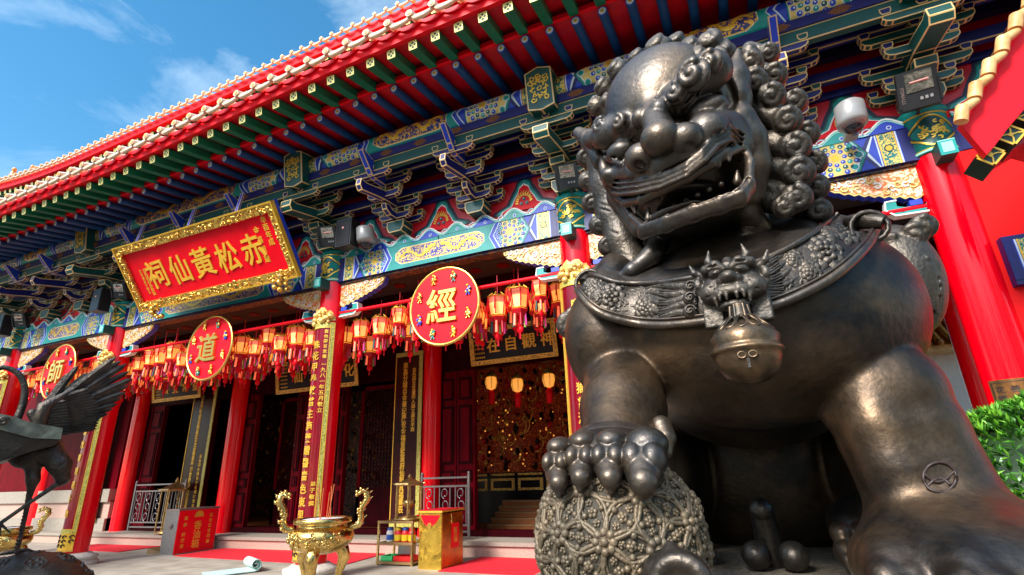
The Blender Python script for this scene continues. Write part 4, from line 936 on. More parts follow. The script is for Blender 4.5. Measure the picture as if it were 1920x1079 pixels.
# ================= bronze lion =================
import openvdb
def smin(a, b, k):
    if k <= 0: return np.minimum(a, b)
    h = np.maximum(k-np.abs(a-b), 0)/k; return np.minimum(a, b)-h*h*k*.25
class Vol:
    """signed-distance clay: union, blend and carve shapes, then skin them"""
    def __init__(s, lo, hi, h):
        s.lo = np.array(lo, float); s.h = h; s.n = tuple(int(math.ceil((b-a)/h)) for a, b in zip(lo, hi)); s.g = np.full(s.n, 1.0, np.float32)
        s.ax = [(s.lo[i]+h*np.arange(s.n[i])).astype(np.float32) for i in range(3)]
    def reg(s, lo, hi, pad):
        sl = []
        for i in range(3):
            a = int(max(0, math.floor((lo[i]-pad-s.lo[i])/s.h))); b = int(min(s.n[i], math.ceil((hi[i]+pad-s.lo[i])/s.h)+1))
            if b <= a: return None, None
            sl.append(slice(a, b))
        return tuple(sl), (s.ax[0][sl[0]][:, None, None], s.ax[1][sl[1]][None, :, None], s.ax[2][sl[2]][None, None, :])
    def put(s, sl, d, k, op):
        if op == '+': s.g[sl] = smin(s.g[sl], d, k)
        else: s.g[sl] = -smin(-s.g[sl], d, k)
    def ell(s, c, r, k=.03, M=None, op='+'):
        c = np.array(c, float); r = np.array(r if hasattr(r, '__len__') else (r,)*3, float); R_ = float(r.max()); sl, P = s.reg(c-R_, c+R_, max(k, .03))
        if sl is None: return
        x, y, z = P[0]-c[0], P[1]-c[1], P[2]-c[2]
        if M is not None: x, y, z = (M[0][0]*x+M[0][1]*y+M[0][2]*z), (M[1][0]*x+M[1][1]*y+M[1][2]*z), (M[2][0]*x+M[2][1]*y+M[2][2]*z)
        k0 = np.sqrt((x/r[0])**2+(y/r[1])**2+(z/r[2])**2); k1 = np.sqrt((x/r[0]**2)**2+(y/r[1]**2)**2+(z/r[2]**2)**2)+1e-6
        s.put(sl, k0*(k0-1)/k1, k, op)
    def cap(s, a, b, ra, rb, k=.03, op='+'):
        a = np.array(a, float); b = np.array(b, float); m = max(ra, rb); sl, P = s.reg(np.minimum(a, b)-m, np.maximum(a, b)+m, max(k, .03))
        if sl is None: return
        d = b-a; L = float(d@d)+1e-9; x, y, z = P[0]-a[0], P[1]-a[1], P[2]-a[2]; t = np.clip((x*d[0]+y*d[1]+z*d[2])/L, 0, 1)
        s.put(sl, np.sqrt((x-t*d[0])**2+(y-t*d[1])**2+(z-t*d[2])**2)-(ra+(rb-ra)*t), k, op)
    def chain(s, P, r, k=.02, op='+'):
        for i in range(len(P)-1):
            ra, rb = (r[i], r[i+1]) if hasattr(r, '__len__') else (r, r); s.cap(P[i], P[i+1], ra, rb, k, op)
    def box(s, c, hs, M, rd=.01, k=.0, op='+'):
        c = np.array(c, float); m = float(np.linalg.norm(hs))+rd; sl, P = s.reg(c-m, c+m, max(k, .02))
        if sl is None: return
        x, y, z = P[0]-c[0], P[1]-c[1], P[2]-c[2]; q = [M[i][0]*x+M[i][1]*y+M[i][2]*z for i in range(3)]
        q = [np.abs(q[i])-hs[i] for i in range(3)]; d = np.sqrt(sum(np.maximum(t, 0)**2 for t in q))+np.minimum(np.maximum(np.maximum(q[0], q[1]), q[2]), 0)-rd
        s.put(sl, d, k, op)
    def build(s, name, m, parent, smooth=1):
        g = openvdb.FloatGrid(1.0); lim = 4*s.h; a = np.clip(s.g, -lim, lim).astype(np.float32); a[0] = a[-1] = lim; a[:, 0] = a[:, -1] = lim; a[:, :, 0] = a[:, :, -1] = lim
        g.copyFromArray(a); p, q = g.convertToQuads(0.0)
        p = p*s.h+s.lo; me = bpy.data.meshes.new(name); q = q[:, ::-1]
        me.vertices.add(len(p)); me.vertices.foreach_set('co', p.astype(np.float32).ravel()); me.loops.add(q.size); me.loops.foreach_set('vertex_index', q.astype(np.int32).ravel())
        me.polygons.add(len(q)); me.polygons.foreach_set('loop_start', np.arange(0, q.size, 4, dtype=np.int32)); me.update(calc_edges=True); me.validate()
        me.polygons.foreach_set('use_smooth', [True]*len(me.polygons)); me.materials.append(MATS[m])
        if smooth:
            bm = bmesh.new(); bm.from_mesh(me)
            for _ in range(smooth): bmesh.ops.smooth_vert(bm, verts=bm.verts, factor=.5, use_axis_x=True, use_axis_y=True, use_axis_z=True)
            bm.to_mesh(me); bm.free()
        return link(name, me, parent)
LZ = 1.08
lion = thing('lion_statue', 'large dark bronze guardian lion with open mouth, curly mane and paw on an embroidered ball', 'statue', (0, 2.4, LZ))
m = MB()
bv = [(-.95, 1.25), (1.15, 1.25), (1.15, 3.62), (-.95, 3.62)]
m.box((-.95, 1.28, 0), (1.15, 3.9, LZ-.10), 'stone'); m.box((-1.0, 1.22, LZ-.10), (1.2, 3.96, LZ-.006), 'stone'); m.box((-.98, 1.24, LZ-.006), (1.18, 3.94, LZ), 'plinthtop'); m.box((-1.02, 1.2, 0), (1.22, 4.0, .16), 'stone')
pl = m.build('stone_plinth'); tag(pl, 'grey stone plinth under the bronze lion, its top covered in fine carving', 'plinth')

# ---- head frame ----
HF = np.array([-.40, -.90, -.14]); HF /= np.linalg.norm(HF)
HA = np.cross(HF, [0, 0, 1.]); HA = -HA/np.linalg.norm(HA); HA = HA if HA[0] > 0 else -HA; HB = np.cross(HA, HF); HB = HB if HB[2] > 0 else -HB
HM = [HA, HB, HF]; HC = at(1290, 265, 2.0)
def hp(px, py, c):
    d = RM@np.array([(px-960.)/_f, -(py-539.5)/_f, -1.]); t = (c+(HC-CAM)@HF)/(d@HF); return CAM+d*t
def curl(V, c, r, M, sgn=1, turns=1.35, g=None, fl=.62):
    """snail curl: dome, spiral groove and raised eye"""
    c = np.array(c); A, B, N = [np.array(q) for q in M]; V.ell(c, (r*.98, r*.98, r*fl*.75), r*.1, M); P = []; n = int(13*turns)
    for i in range(n+1):
        t = i/n; q = r*.70*(1-t)**.85; a = sgn*(t*turns*6.283)+1.2; P.append(c+A*q*math.cos(a)+B*q*math.sin(a)+N*r*(fl*.62+.22*t))
    V.chain(P, [r*(.33-.13*i/n) for i in range(n+1)], .0015)
V = Vol((-.60, 1.40, 2.15), (.50, 2.60, 3.42), .0052)
V.ell(hp(1262, 225, .02), (.27, .27, .30), .02, HM)
V.ell(hp(1232, 172, .13), (.215, .165, .15), .05, HM)
V.ell(hp(1290, 345, -.02), (.23, .20, .24), .05, HM)               # back of the jaws
V.cap(hp(1300, 330, -.08), (.03, 2.60, 2.35), .23, .26, .06)       # neck
V.ell(hp(1172, 335, .06), (.06, .13, .17), .04, HM)
V.ell(hp(1270, 305, .14), (.235, .080, .19), .03, HM); V.ell(hp(1338, 248, .20), (.085, .075, .12), .02, HM)               # muzzle
V.chain([hp(1166, 328, .22), hp(1200, 322, .30), hp(1248, 314, .33), hp(1292, 288, .33), hp(1328, 250, .30), hp(1366, 232, .20)], [.046, .056, .064, .072, .072, .045], .012)
V.ell(hp(1382, 262, .16), (.05, .075, .10), .03, HM); V.ell(hp(1160, 335, .18), (.05, .05, .10), .03, HM)
V.cap(hp(1238, 250, .36), hp(1222, 200, .27), .058, .042, .03)
# lower jaw
V.ell(hp(1305, 404, .13), (.19, .055, .19), .03, HM)
# mouth cavity
V.ell(hp(1292, 356, .26), (.21, .054, .36), .006, HM, '-'); V.ell(hp(1340, 336, .28), (.12, .062, .32), .006, HM, '-'); V.ell(hp(1235, 378, .28), (.10, .040, .30), .006, HM, '-')
# upper lip edge and folds
up_ = [(1160, 370), (1176, 380), (1205, 374), (1240, 357), (1290, 332), (1330, 308), (1360, 288), (1388, 276)]
cup = [.20, .25, .32, .35, .35, .32, .27, .20]
V.chain([hp(x, y, c) for (x, y), c in zip(up_, cup)], .020, .012)
fold = [(1148, 350), (1162, 354), (1196, 350), (1238, 340), (1286, 319), (1320, 291), (1345, 262), (1372, 250), (1392, 270)]
cf = [.17, .25, .33, .36, .37, .35, .30, .25, .16]
for dy, rr, k in ((0, .012, 0), (10, .011, .0), (-9, .011, 0)):
    V.chain([hp(x, y+dy, c+.026) for (x, y), c in zip(fold, cf)], rr, .003)
for dy in (-4.5, 5, -14): V.chain([hp(x, y+dy, c+.040) for (x, y), c in zip(fold, cf)], .007, .002, '-')
# lower lip rim
lo_ = [(1168, 382), (1186, 408), (1206, 426), (1250, 411), (1300, 392), (1350, 376), (1388, 362), (1404, 342), (1407, 305), (1394, 276)]
cl = [.16, .24, .31, .335, .34, .33, .30, .26, .20, .17]
V.chain([hp(x, y, c) for (x, y), c in zip(lo_, cl)], .016, .012); V.chain([hp(x, y+13, c-.015) for (x, y), c in zip(lo_[2:8], cl[2:8])], .022, .02)
V.chain([hp(x, y-7, c+.006) for (x, y), c in zip(lo_[2:8], cl[2:8])], .006, .004, '-')
# teeth and fangs, tongue
for i in range(9):
    t = i/8; x, y = 1196+t*150, 378-t*70+ -6*math.sin(t*3.1); V.ell(hp(x, y, .30+.03*math.sin(t*3.1)), (.011, .016, .012), .003, HM)
for x, y, c in ((1188, 386, .27), (1364, 288, .27)): V.cap(hp(x, y-4, c), hp(x+3, y+14, c+.01), .018, .006, .003)
for x, y, c in ((1216, 405, .29), (1382, 335, .24)): V.cap(hp(x, y+6, c), hp(x, y-14, c), .015, .006, .003)
for i in range(6): t = i/5; V.ell(hp(1242+t*110, 396-t*50, .29), (.010, .010, .010), .003, HM)
V.ell(hp(1300, 372, .08), (.11, .03, .17), .02, HM)
# nose
V.ell(hp(1238, 260, .43), (.068, .060, .064), .004, HM)
for x, y, s in ((1202, 296, -1), (1285, 261, 1)):
    V.ell(hp(x, y, .385), (.060, .054, .055), .003, HM); V.ell(hp(x+6*s, y+14, .425), (.022, .018, .035), .004, HM, '-')
V.chain([hp(1172, 312, .33), hp(1176, 290, .36), hp(1196, 272, .38), hp(1212, 276, .40)], .008, .006); V.chain([hp(1256, 252, .40), hp(1268, 236, .38), hp(1296, 232, .36), hp(1316, 250, .33)], .008, .006)
# eyes: bulging ball under a heavy lid
for (x, y, c, rx) in ((1326, 208, .235, .075), (1166, 286, .27, .066)):
    V.ell(hp(x, y, c), (rx, .045, .055), .010, HM); V.chain([hp(x-rx*480, y+10, c), hp(x, y+22, c+.05), hp(x+rx*480, y-12, c)], .010, .006)
    V.chain([hp(x-rx*440, y+4, c+.02), hp(x, y+13, c+.058), hp(x+rx*440, y-18, c+.02)], .006, .003, '-')
# brow beads and brows
V.ell(hp(1203, 222, .325), .038, .008); V.ell(hp(1238, 205, .325), .038, .008)
V.chain([hp(1190, 238, .30), hp(1200, 205, .31), hp(1226, 196, .31)], .008, .004); V.chain([hp(1222, 215, .31), hp(1232, 184, .31), hp(1256, 190, .31)], .008, .004)
V.cap(hp(1270, 186, .27), hp(1332, 135, .235), .066, .076, .012)
curl(V, hp(1302, 143, .325), .060, HM, 1, fl=.5); curl(V, hp(1268, 176, .325), .046, HM, -1, fl=.5); curl(V, hp(1332, 118, .29), .046, HM, 1, fl=.5)
for i in range(5): V.chain([hp(1262+i*3, 205-i*2, .30), hp(1300+i*4, 186-i*7, .29), hp(1345, 150-i*9, .22)], .004, .003, '-')
V.cap(hp(1178, 238, .28), hp(1112, 262, .18), .055, .045, .02)
V.ell(hp(1146, 248, .25), (.095, .066, .06), .012, HM); curl(V, hp(1163, 232, .325), .040, HM, -1, fl=.6); curl(V, hp(1130, 238, .28), .042, HM, 1, fl=.6); curl(V, hp(1108, 256, .20), .03, HM, 1)
for i in range(4): V.chain([hp(1186, 246+i*6, .28), hp(1150, 258+i*6, .27), hp(1112, 270+i*6, .2)], .004, .003, '-')
# ears
V.chain([hp(1372, 232, .12), hp(1374, 190, .11), hp(1376, 150, .09), hp(1384, 96, .06)], [.055, .062, .056, .010], .02)
V.ell(hp(1366, 175, .18), (.020, .09, .035), .02, HM, '-')
V.chain([hp(1130, 300, .10), hp(1106, 262, .08), hp(1086, 250, .06)], [.05, .045, .03], .02)
# cheek flap running from the ear down to the jaw
V.chain([hp(1388, 225, .12), hp(1404, 262, .10), hp(1414, 310, .08), hp(1412, 365, .06)], [.055, .060, .058, .04], .015)
V.chain([hp(1146, 310, .06), hp(1162, 370, .06), hp(1200, 430, .08)], [.05, .05, .04], .03)
# beard locks under the chin
V.chain([hp(1400, 395, .03), at(1420, 430, 2.03), at(1390, 455, 2.02), at(1340, 480, 2.0), at(1300, 500, 1.96)], [.05, .046, .038, .026, .010], .02); V.chain([hp(1240, 445, .03), at(1225, 478, 2.04), at(1185, 508, 2.02), at(1150, 528, 2.03)], [.045, .042, .03, .012], .02)
for q_ in (-9, -3, 3, 9): V.chain([at(1412+q_*.3, 418+q_, 1.965), at(1388, 452+q_, 1.97), at(1340, 477+q_*.8, 1.96), at(1306, 497+q_*.4, 1.93)], .004, .002, '-')
head = V.build('head', 'bronze', lion, 0)
# ---- mane ----
V = Vol((-.60, 1.45, 1.90), (.70, 2.80, 3.50), .0054)
V.ell(hp(1265, 210, -.10), (.29, .30, .26), .02, HM)
V.cap(hp(1335, 250, -.22), (.16, 2.62, 2.42), .25, .27, .05)
V.cap(hp(1225, 330, -.22), (-.14, 2.55, 2.35), .22, .25, .05)
def MF(n):   # frame whose third axis is n
    n = np.array(n, float); n /= np.linalg.norm(n); a = np.cross([0, 0, 1.] if abs(n[2]) < .99 else [0, 1., 0], n); a /= np.linalg.norm(a); return [a, np.cross(n, a), n]
TOW = lambda p: MF(CAM-np.array(p)+np.array([0, 0, 0]))
cr = [(1408, 118, .0, .052), (1414, 152, .0, .058), (1446, 180, -.02, .060), (1476, 226, -.02, .062), (1491, 275, -.02, .064), (1497, 322, -.02, .066), (1494, 371, -.02, .062),
      (1452, 140, -.12, .055), (1490, 190, -.14, .055), (1512, 250, -.14, .055), (1526, 305, -.14, .055), (1530, 350, -.14, .055), (1470, 388, .0, .05), (1535, 395, -.16, .055), (1440, 100, -.18, .05)]
for i, (x, y, c, r) in enumerate(cr):
    r *= .86
    p = hp(x, y, c); curl(V, p, r, TOW(p), 1 if i % 2 else -1, fl=.62)
    b = hp(1405+(i % 7)*2, y-20+(i % 3)*6, c-.02)
    V.cap(p-HF*.03, b, r*.82, r*.7, .015)
    a = np.array(p); 
    for j in (-1, 0, 1): V.chain([hp(x-16, y+j*11+3, c+.055), hp(x-44, y+j*11-4, c+.055)], .004, .003, '-')
V.chain([hp(1140, 250, -.02), hp(1138, 300, -.02), hp(1142, 350, -.01), hp(1152, 400, .0), hp(1168, 450, .02), hp(1190, 500, .04)], [.085, .090, .088, .080, .070, .055], .03)
for k_ in range(7):
    x0, y0 = 1102+k_*8, 318+k_*34; V.chain([hp(x0+8, y0-3, .10), hp(x0+40, y0+6, .12), hp(x0+70, y0+24, .12)], .0065, .003, '-')
cl_ = [(1098, 296, .02, .046), (1101, 338, .02, .044), (1108, 381, .04, .046), (1122, 422, .05, .046), (1139, 462, .05, .045), (1157, 492, .06, .042), (1116, 262, .0, .04)]
for i, (x, y, c, r) in enumerate(cl_):
    p = hp(x, y, c); curl(V, p, r, TOW(p), -1 if i % 2 else 1, fl=.85); b = hp(x+62, y+16, c-.02); V.cap(p-HF*.025, b-HF*.03, r*.9, r*.8, .03)
    for j in (-1, 0, 1): V.chain([hp(x+18, y+j*9+2, c+.045), hp(x+52, y+j*9+12, c+.04)], .004, .003, '-')
tp = [(1118, 200, .05, .045), (1132, 165, .05, .045), (1160, 132, .06, .05), (1195, 112, .08, .042), (1236, 92, .10, .055), (1268, 84, .04, .045), (1296, 92, .06, .045), (1330, 86, .08, .055), (1358, 100, .05, .045), (1345, 112, .15, .04), (1310, 108, .15, .038), (1378, 120, -.05, .045), (1140, 190, .10, .035)]
for i, (x, y, c, r) in enumerate(tp):
    p = hp(x, y, c); curl(V, p, r, MF(HF*.6+(p-HC)*1.2), -1 if i % 2 else 1, fl=.8); V.cap(p, p+(HC-p)*.3-HF*.08, r*.8, r, .02)
mane = V.build('mane', 'bronzemane', lion, 0)
# ---- body ----
V = Vol((-1.0, 1.38, 1.02), (1.25, 3.98, 2.85), .0098)
cc = at(1410, 600, 2.38)
V.ell(cc, (.565, .50, .37), .02); V.ell(at(1410, 640, 2.30), (.535, .44, .34), .10)
V.ell((.02, 2.98, 2.03), (.56, .72, .45), .10); V.ell((.02, 3.66, 1.50), (.56, .24, .55), .05)
for s in (-1, 1):   # haunches and hind paws
    V.ell((.02+s*.50, 3.36, 1.48), (.20, .34, .46), .05)
for x, y in ((1614, 985), (1660, 960)): p = at(x, y, 2.85); V.ell(p, (.13, .22, .11), .03)
p = at(1612, 990, 2.75)
for j in (-1, 0, 1): V.ell((p[0]+.075*j-.01, p[1]-.14, 1.24), (.042, .06, .045), .006); V.ell((p[0]+.075*j-.01, p[1]-.18, 1.18), (.045, .06, .05), .006); V.cap((p[0]+.075*j-.01, p[1]-.23, 1.16), (p[0]+.075*j-.01, p[1]-.27, 1.09), .030, .010, .004)
V.ell((-.42, 2.85, 1.2), (.15, .25, .12), .03)
# shoulders: bulging sleeve over each foreleg
V.ell(at(1600, 590, 2.42), (.22, .34, .30), .10); V.ell(at(1178, 600, 2.30), (.165, .30, .32), .10)
# straight leg (image right)
def lg(px, py, y): return at(px, py, y)
LP = [(1652, 745, 2.22, .178), (1688, 815, 2.20, .184), (1725, 890, 2.18, .178), (1760, 960, 2.16, .182), (1790, 1020, 2.12, .20)]
V.chain([lg(a, b, c) for a, b, c, r in LP], [r for *_, r in LP], .03)
V.ell(lg(1650, 745, 2.20), (.20, .19, .20), .012)
V.chain([lg(1612, 720, 2.09), lg(1640, 800, 2.07), lg(1676, 880, 2.06), lg(1700, 950, 2.05)], [.04, .06, .06, .04], .08)
pz = lg(1815, 1062, 1.98)
V.ell((pz[0]+.02, 2.02, 1.22), (.30, .34, .17), .08)
for j, (dx, dy) in enumerate(((-.20, -.16), (-.055, -.24), (.105, -.24), (.25, -.14))):
    b = np.array((pz[0]+dx, 2.02+dy, 1.235)); V.ell(b, (.078, .11, .085), .015); V.ell(b+[-.026, -.085, -.02], (.05, .055, .055), .008); V.ell(b+[.030, -.085, -.02], (.05, .055, .055), .008)
    V.cap(b+[0, -.12, -.04], b+[0, -.17, -.13], .045, .012, .008)
    V.cap(b+[0, .03, .03], (pz[0]+dx*.5, 2.05, 1.38), .045, .03, .03)
# engraved circle on the shin
c0 = lg(1762, 895, 1.99); ring = []
def shin(px, py, V=None):
    V = V or globals()['V']
    # march the ray to the leg surface
    d = RM@np.array([(px-960.)/_f, -(py-539.5)/_f, -1.]); t = 1.5
    for _ in range(120):
        q = CAM+d*t; ix = [int(round((q[i]-V.lo[i])/V.h)) for i in range(3)]
        if not all(0 <= ix[i] < V.n[i] for i in range(3)): t += .02; continue
        g_ = float(V.g[tuple(ix)])
        if g_ < .003: break
        t += min(max(g_*.5, .003), .05)
    return CAM+d*t
rg = [shin(1762+31*math.cos(a), 895+28*math.sin(a)) for a in [2*math.pi*i/22 for i in range(23)]]
arcs = [[shin(1733+i*7, 888+8*math.sin(i*.42)*2.1*(1 if i < 4 else 1)) for i in range(0, 9)], [shin(1738+i*6.3, 913-16*math.sin(i*.42)) for i in range(0, 8)]]
ENG = [rg]+arcs
# bent leg on the ball (image left)
V.ell(at(1150, 640, 2.2), (.20, .26, .26), .08)
V.chain([at(1168, 705, 2.15), at(1168, 770, 1.92), at(1160, 835, 1.78)], [.155, .150, .125], .02)
V.ell(at(1168, 765, 1.93), (.150, .14, .15), .01)
V.ell(at(1145, 858, 1.66), (.165, .14, .09), .03)
V.build('body', 'bronzebody', lion, 1); BV = V
m = MB()
for P in ENG: m.tube(P, .0048, 'engraved', 6)
m.build('engraved_mark', lion)
# paw on the ball, modelled finer
V = Vol((-.58, 1.30, 1.35), (-.05, 1.95, 1.95), .0042)
V.ell(at(1150, 850, 1.72), (.165, .14, .10), .03)
for (cx, cy, hw_, tx, ty) in ((1045, 866, 25, 1048, 934), (1090, 856, 27, 1087, 924), (1142, 855, 30, 1146, 926), (1207, 860, 38, 1206, 936)):
    u_ = hw_*.00155; V.ell(at(cx+6, cy-27, 1.575), (u_*1.02, .06, u_*.80), .002); V.ell(at(cx+2, cy+2, 1.56), (u_*1.0, .06, u_*.95), .004)
    for s_ in (-1, 1): V.ell(at(cx+s_*hw_*.50, cy+2, 1.53), (u_*.60, .045, u_*.80), .001)
    V.chain([at(cx-hw_*.92, cy+10, 1.525), at(cx-hw_*.1, cy+27, 1.492), at(cx, cy+24, 1.49)], .006, .001); V.chain([at(cx, cy+24, 1.49), at(cx+hw_*.1, cy+27, 1.492), at(cx+hw_*.92, cy+10, 1.525)], .006, .001)
    V.chain([at(cx, cy+22, 1.53), at((cx+tx)/2, (cy+ty)/2+6, 1.482), at(tx, ty, 1.478)], [u_*.92, u_*.66, .005], .001)
V.chain([at(1240, 800, 1.80), at(1248, 822, 1.78), at(1252, 850, 1.76)], [.035, .032, .015], .01)
V.chain([at(1222, 790, 1.86), at(1236, 740, 1.96), at(1232, 715, 2.0)], [.02, .012, .006], .01)
V.build('front_paw', 'bronze', lion, 0)
# ---- tufts at the elbows ----
for (x, y, Y, r, sg_) in ((1690, 525, 2.62, (.15, .16, .25), 1), (1094, 635, 2.35, (.075, .14, .16), -1)):
    c = at(x, y, Y); V = Vol(c-np.array([.32]*3), c+np.array([.32]*3), .008); V.ell(c, r, .02)
    for j in range(7):
        a = j*.9; q = c+np.array([r[0]*.75*math.cos(a)*.9, -r[1]*.6, r[2]*(.75-.12*j)]); curl(V, q, .055, TOW(q), 1)
    for j in range(8): V.chain([c+np.array([r[0]*(-.8+.23*j), -r[1]*.72, -r[2]*.2]), c+np.array([r[0]*(-.5+.16*j), -r[1]*.5, -r[2]*.95])], .006, .004, '-')
    V.build('leg_tuft', 'bronzemane', lion, 1)
# ---- bib, collar, dragon clasp, bell ----
def lerp_pts(P, n):
    P = np.array(P, float); s = np.linspace(0, len(P)-1, n); o = []
    for t in s:
        i = min(int(t), len(P)-2); u = t-i; p0 = P[max(i-1, 0)]; p1 = P[i]; p2 = P[i+1]; p3 = P[min(i+2, len(P)-1)]
        o.append(.5*((2*p1)+(-p0+p2)*u+(2*p0-5*p1+4*p2-p3)*u*u+(-p0+3*p1-3*p2+p3)*u**3))
    return o
NC = 70
lowE = lerp_pts([(1086, 548, 2.16), (1110, 577, 2.02), (1150, 599, 1.92), (1230, 613, 1.84), (1320, 606, 1.80), (1400, 590, 1.79), (1480, 566, 1.80), (1560, 524, 1.86), (1618, 472, 1.98), (1645, 428, 2.18)], NC)
upE = lerp_pts([(1102, 515, 2.17), (1128, 522, 2.06), (1165, 533, 1.97), (1235, 533, 1.89), (1320, 520, 1.85), (1395, 503, 1.84), (1460, 478, 1.86), (1510, 450, 1.92), (1545, 425, 2.02), (1570, 404, 2.2)], NC)
inE = lerp_pts([(1150, 490, 2.2), (1175, 500, 2.12), (1215, 495, 2.03), (1270, 480, 1.98), (1330, 460, 1.95), (1390, 440, 1.97), (1430, 425, 2.0), (1470, 410, 2.08), (1495, 400, 2.18), (1520, 392, 2.3)], NC)
def fit(E, off):
    o = []; Y = []
    for p in E:
        q = shin(p[0], p[1], BV); d_ = RM@np.array([(p[0]-960.)/_f, -(p[1]-539.5)/_f, -1.]); y = q[1] if q[1] < 2.75 else 2.6
        Y.append(y)
    Y = np.array(Y); 
    for _ in range(3): Y[1:-1] = (Y[:-2]+2*Y[1:-1]+Y[2:])/4
    return [at(p[0], p[1], y-off) for p, y in zip(E, Y)]
LW = fit(lowE, .035); UP = fit(upE, .03); IN = [at(p[0], p[1], 2.26+.12*math.cos(math.pi*(i/(NC-1)-.45))*-1+.12) for i, p in enumerate(inE)]
def sheet(mb, A, B, mm, k=5, bul=.02, off=.0, thick=.02):
    vs = []; n = len(A)
    for i in range(n):
        for j in range(k+1):
            t = j/k; p = A[i]*(1-t)+B[i]*t; p = p+np.array([0, -1, .1])*(bul*math.sin(math.pi*t)+off); vs.append(p)
    mb.add(vs, [(i*(k+1)+j, (i+1)*(k+1)+j, (i+1)*(k+1)+j+1, i*(k+1)+j+1) for i in range(n-1) for j in range(k)], mm, True)
    vb = [np.array(v)+np.array([0, thick, 0]) for v in vs]; mb.add(vb, [(i*(k+1)+j, i*(k+1)+j+1, (i+1)*(k+1)+j+1, (i+1)*(k+1)+j) for i in range(n-1) for j in range(k)], mm, True)
    return vs
bb = MB(); sheet(bb, UP, IN, 'bronze', 8, .05, .004, .10); bb.build('bib', lion)
m = MB(); sheet(m, LW, UP, 'bronzedark', 6, .018, .01, .05)
m.tube([p+np.array([0, -.022, 0]) for p in LW], .016, 'bronze', 8); m.tube([p+np.array([0, -.020, 0]) for p in UP], .011, 'bronze', 8); m.tube([p+np.array([0, -.026, .022]) for p in LW], .005, 'bronze', 6)
col_ = m.build('collar', lion)
def on_collar(s, t, off=.03):
    i = s*(NC-1); a = int(min(i, NC-2)); u = i-a; A = LW[a]*(1-u)+LW[a+1]*u; B = UP[a]*(1-u)+UP[a+1]*u; return A*(1-t)+B*t+np.array([0, -1, .1])*(.018*math.sin(math.pi*t)+off-.008)
m = MB(); rnd = random.Random(12)
def peony(s, t, r):
    for ring, n in ((1, 9), (.62, 7), (.3, 4)):
        for i in range(n):
            a = 2*math.pi*i/n+ring; c = on_collar(s+r*ring*math.cos(a)*.42, t+r*ring*math.sin(a)*3.6, .012+.016*(1-ring)); m.ell(c, (.016*ring+.006, .008, .014*ring+.006), 'bronzemane', 7, 5)
for s, t, r in ((.20, .5, .09), (.31, .35, .05), (.80, .5, .09), (.90, .5, .07), (.08, .5, .06), (.73, .3, .045), (.70, .72, .04), (.14, .3, .05), (.86, .75, .04)): peony(s, t, r)
for k in range(120):
    s = rnd.choice([rnd.uniform(.02, .36), rnd.uniform(.64, .98)]); t = rnd.uniform(.15, .85); a = rnd.uniform(0, 6.3)
    P = [on_collar(min(.99, max(.01, s+.012*j*math.cos(a+j*.35))), min(.9, max(.1, t+.07*j*math.sin(a+j*.35))), .008+.006*(j % 2)) for j in range(5)]
    m.tube(P, [.004, .008, .010, .007, .003], 'bronzemane', 6)
for sg_ in (-1, 1):   # dragon manes flowing out from the clasp
    for k in range(5):
        s0 = .50+.07*sg_; P = [on_collar(s0+sg_*.022*j, .18+.17*k+.06*math.sin(j*.9+k), .014) for j in range(7)]; m.tube(P, [.022, .022, .02, .018, .014, .009, .004], 'bronzemane', 8)
        for q in (-1, 0, 1): m.tube([p+np.array([0, -.016, .009*q]) for p in P[:5]], .0035, 'bronzedark', 5)
    for k in range(3):
        c = on_collar(.5+.085*sg_, .22+.26*k, .03); m.ell(c, (.026, .015, .026), 'bronzemane', 10, 8); m.tube([c+np.array([.02*(1-j/12)*math.cos(j*.8), -.016, .02*(1-j/12)*math.sin(j*.8)]) for j in range(12)], .004, 'bronzemane', 5)
m.build('collar_relief', lion)
for (x, y, Y, tl) in ((1107, 520, 2.12, .3), (1622, 413, 2.2, .3)):
    m = MB(); c = at(x, y, Y); m.tube([c+np.array([-.045, .05, .02]), c, c+np.array([.05 if x > 1300 else -.02, -.03, -.035])], [.03, .034, .026], 'bronzedark', 10)
    m.tube([c+np.array([.06*math.cos(a), -.03, -.04+.06*math.sin(a)]) for a in [6.283*i/14 for i in range(14)]], .010, 'bronzedark', 6, closed=True); m.build('collar_ring', lion)
# dragon clasp
DF = np.array([-.10, -.99, .05]); DF /= np.linalg.norm(DF); DA = np.array([.985, -.10, .0]); DA /= np.linalg.norm(DA); DB = np.cross(DA, DF)*1; DB = DB if DB[2] > 0 else -DB; DM = [DA, DB, DF]; DC = at(1374, 540, 1.74)
s0 = .00165*1.74/1.74
def dp(u, v, w): return DC+DA*u+DB*v+DF*w
V = Vol(DC-np.array([.19, .14, .17]), DC+np.array([.19, .14, .17]), .0033)
V.box(dp(.0, -.075, -.012), (.095, .040, .008), DM, .006); V.box(dp(0, -.085, .0), (.038, .022, .02), DM, .003, 0, '-')
V.ell(dp(0, .01, .01), (.085, .065, .05), .01, DM); V.ell(dp(0, -.03, .035), (.070, .035, .045), .015, DM); V.ell(dp(-.06, -.015, .02), (.04, .035, .04), .012, DM); V.ell(dp(.06, -.015, .02), (.04, .035, .04), .012, DM)
V.ell(dp(0, .012, .075), (.024, .02, .025), .008, DM); V.ell(dp(-.022, .006, .062), .016, .006); V.ell(dp(.022, .006, .062), .016, .006)
V.ell(dp(0, -.052, .07), (.055, .010, .05), .004, DM, '-'); V.ell(dp(0, -.072, .035), (.045, .016, .035), .006, DM)
for u in (-.035, -.015, .015, .035): V.cap(dp(u, -.044, .072), dp(u, -.060, .070), .007, .004, .002)
for u in (-.05, .05): V.cap(dp(u, -.046, .055), dp(u*.95, -.072, .055), .009, .003, .002)
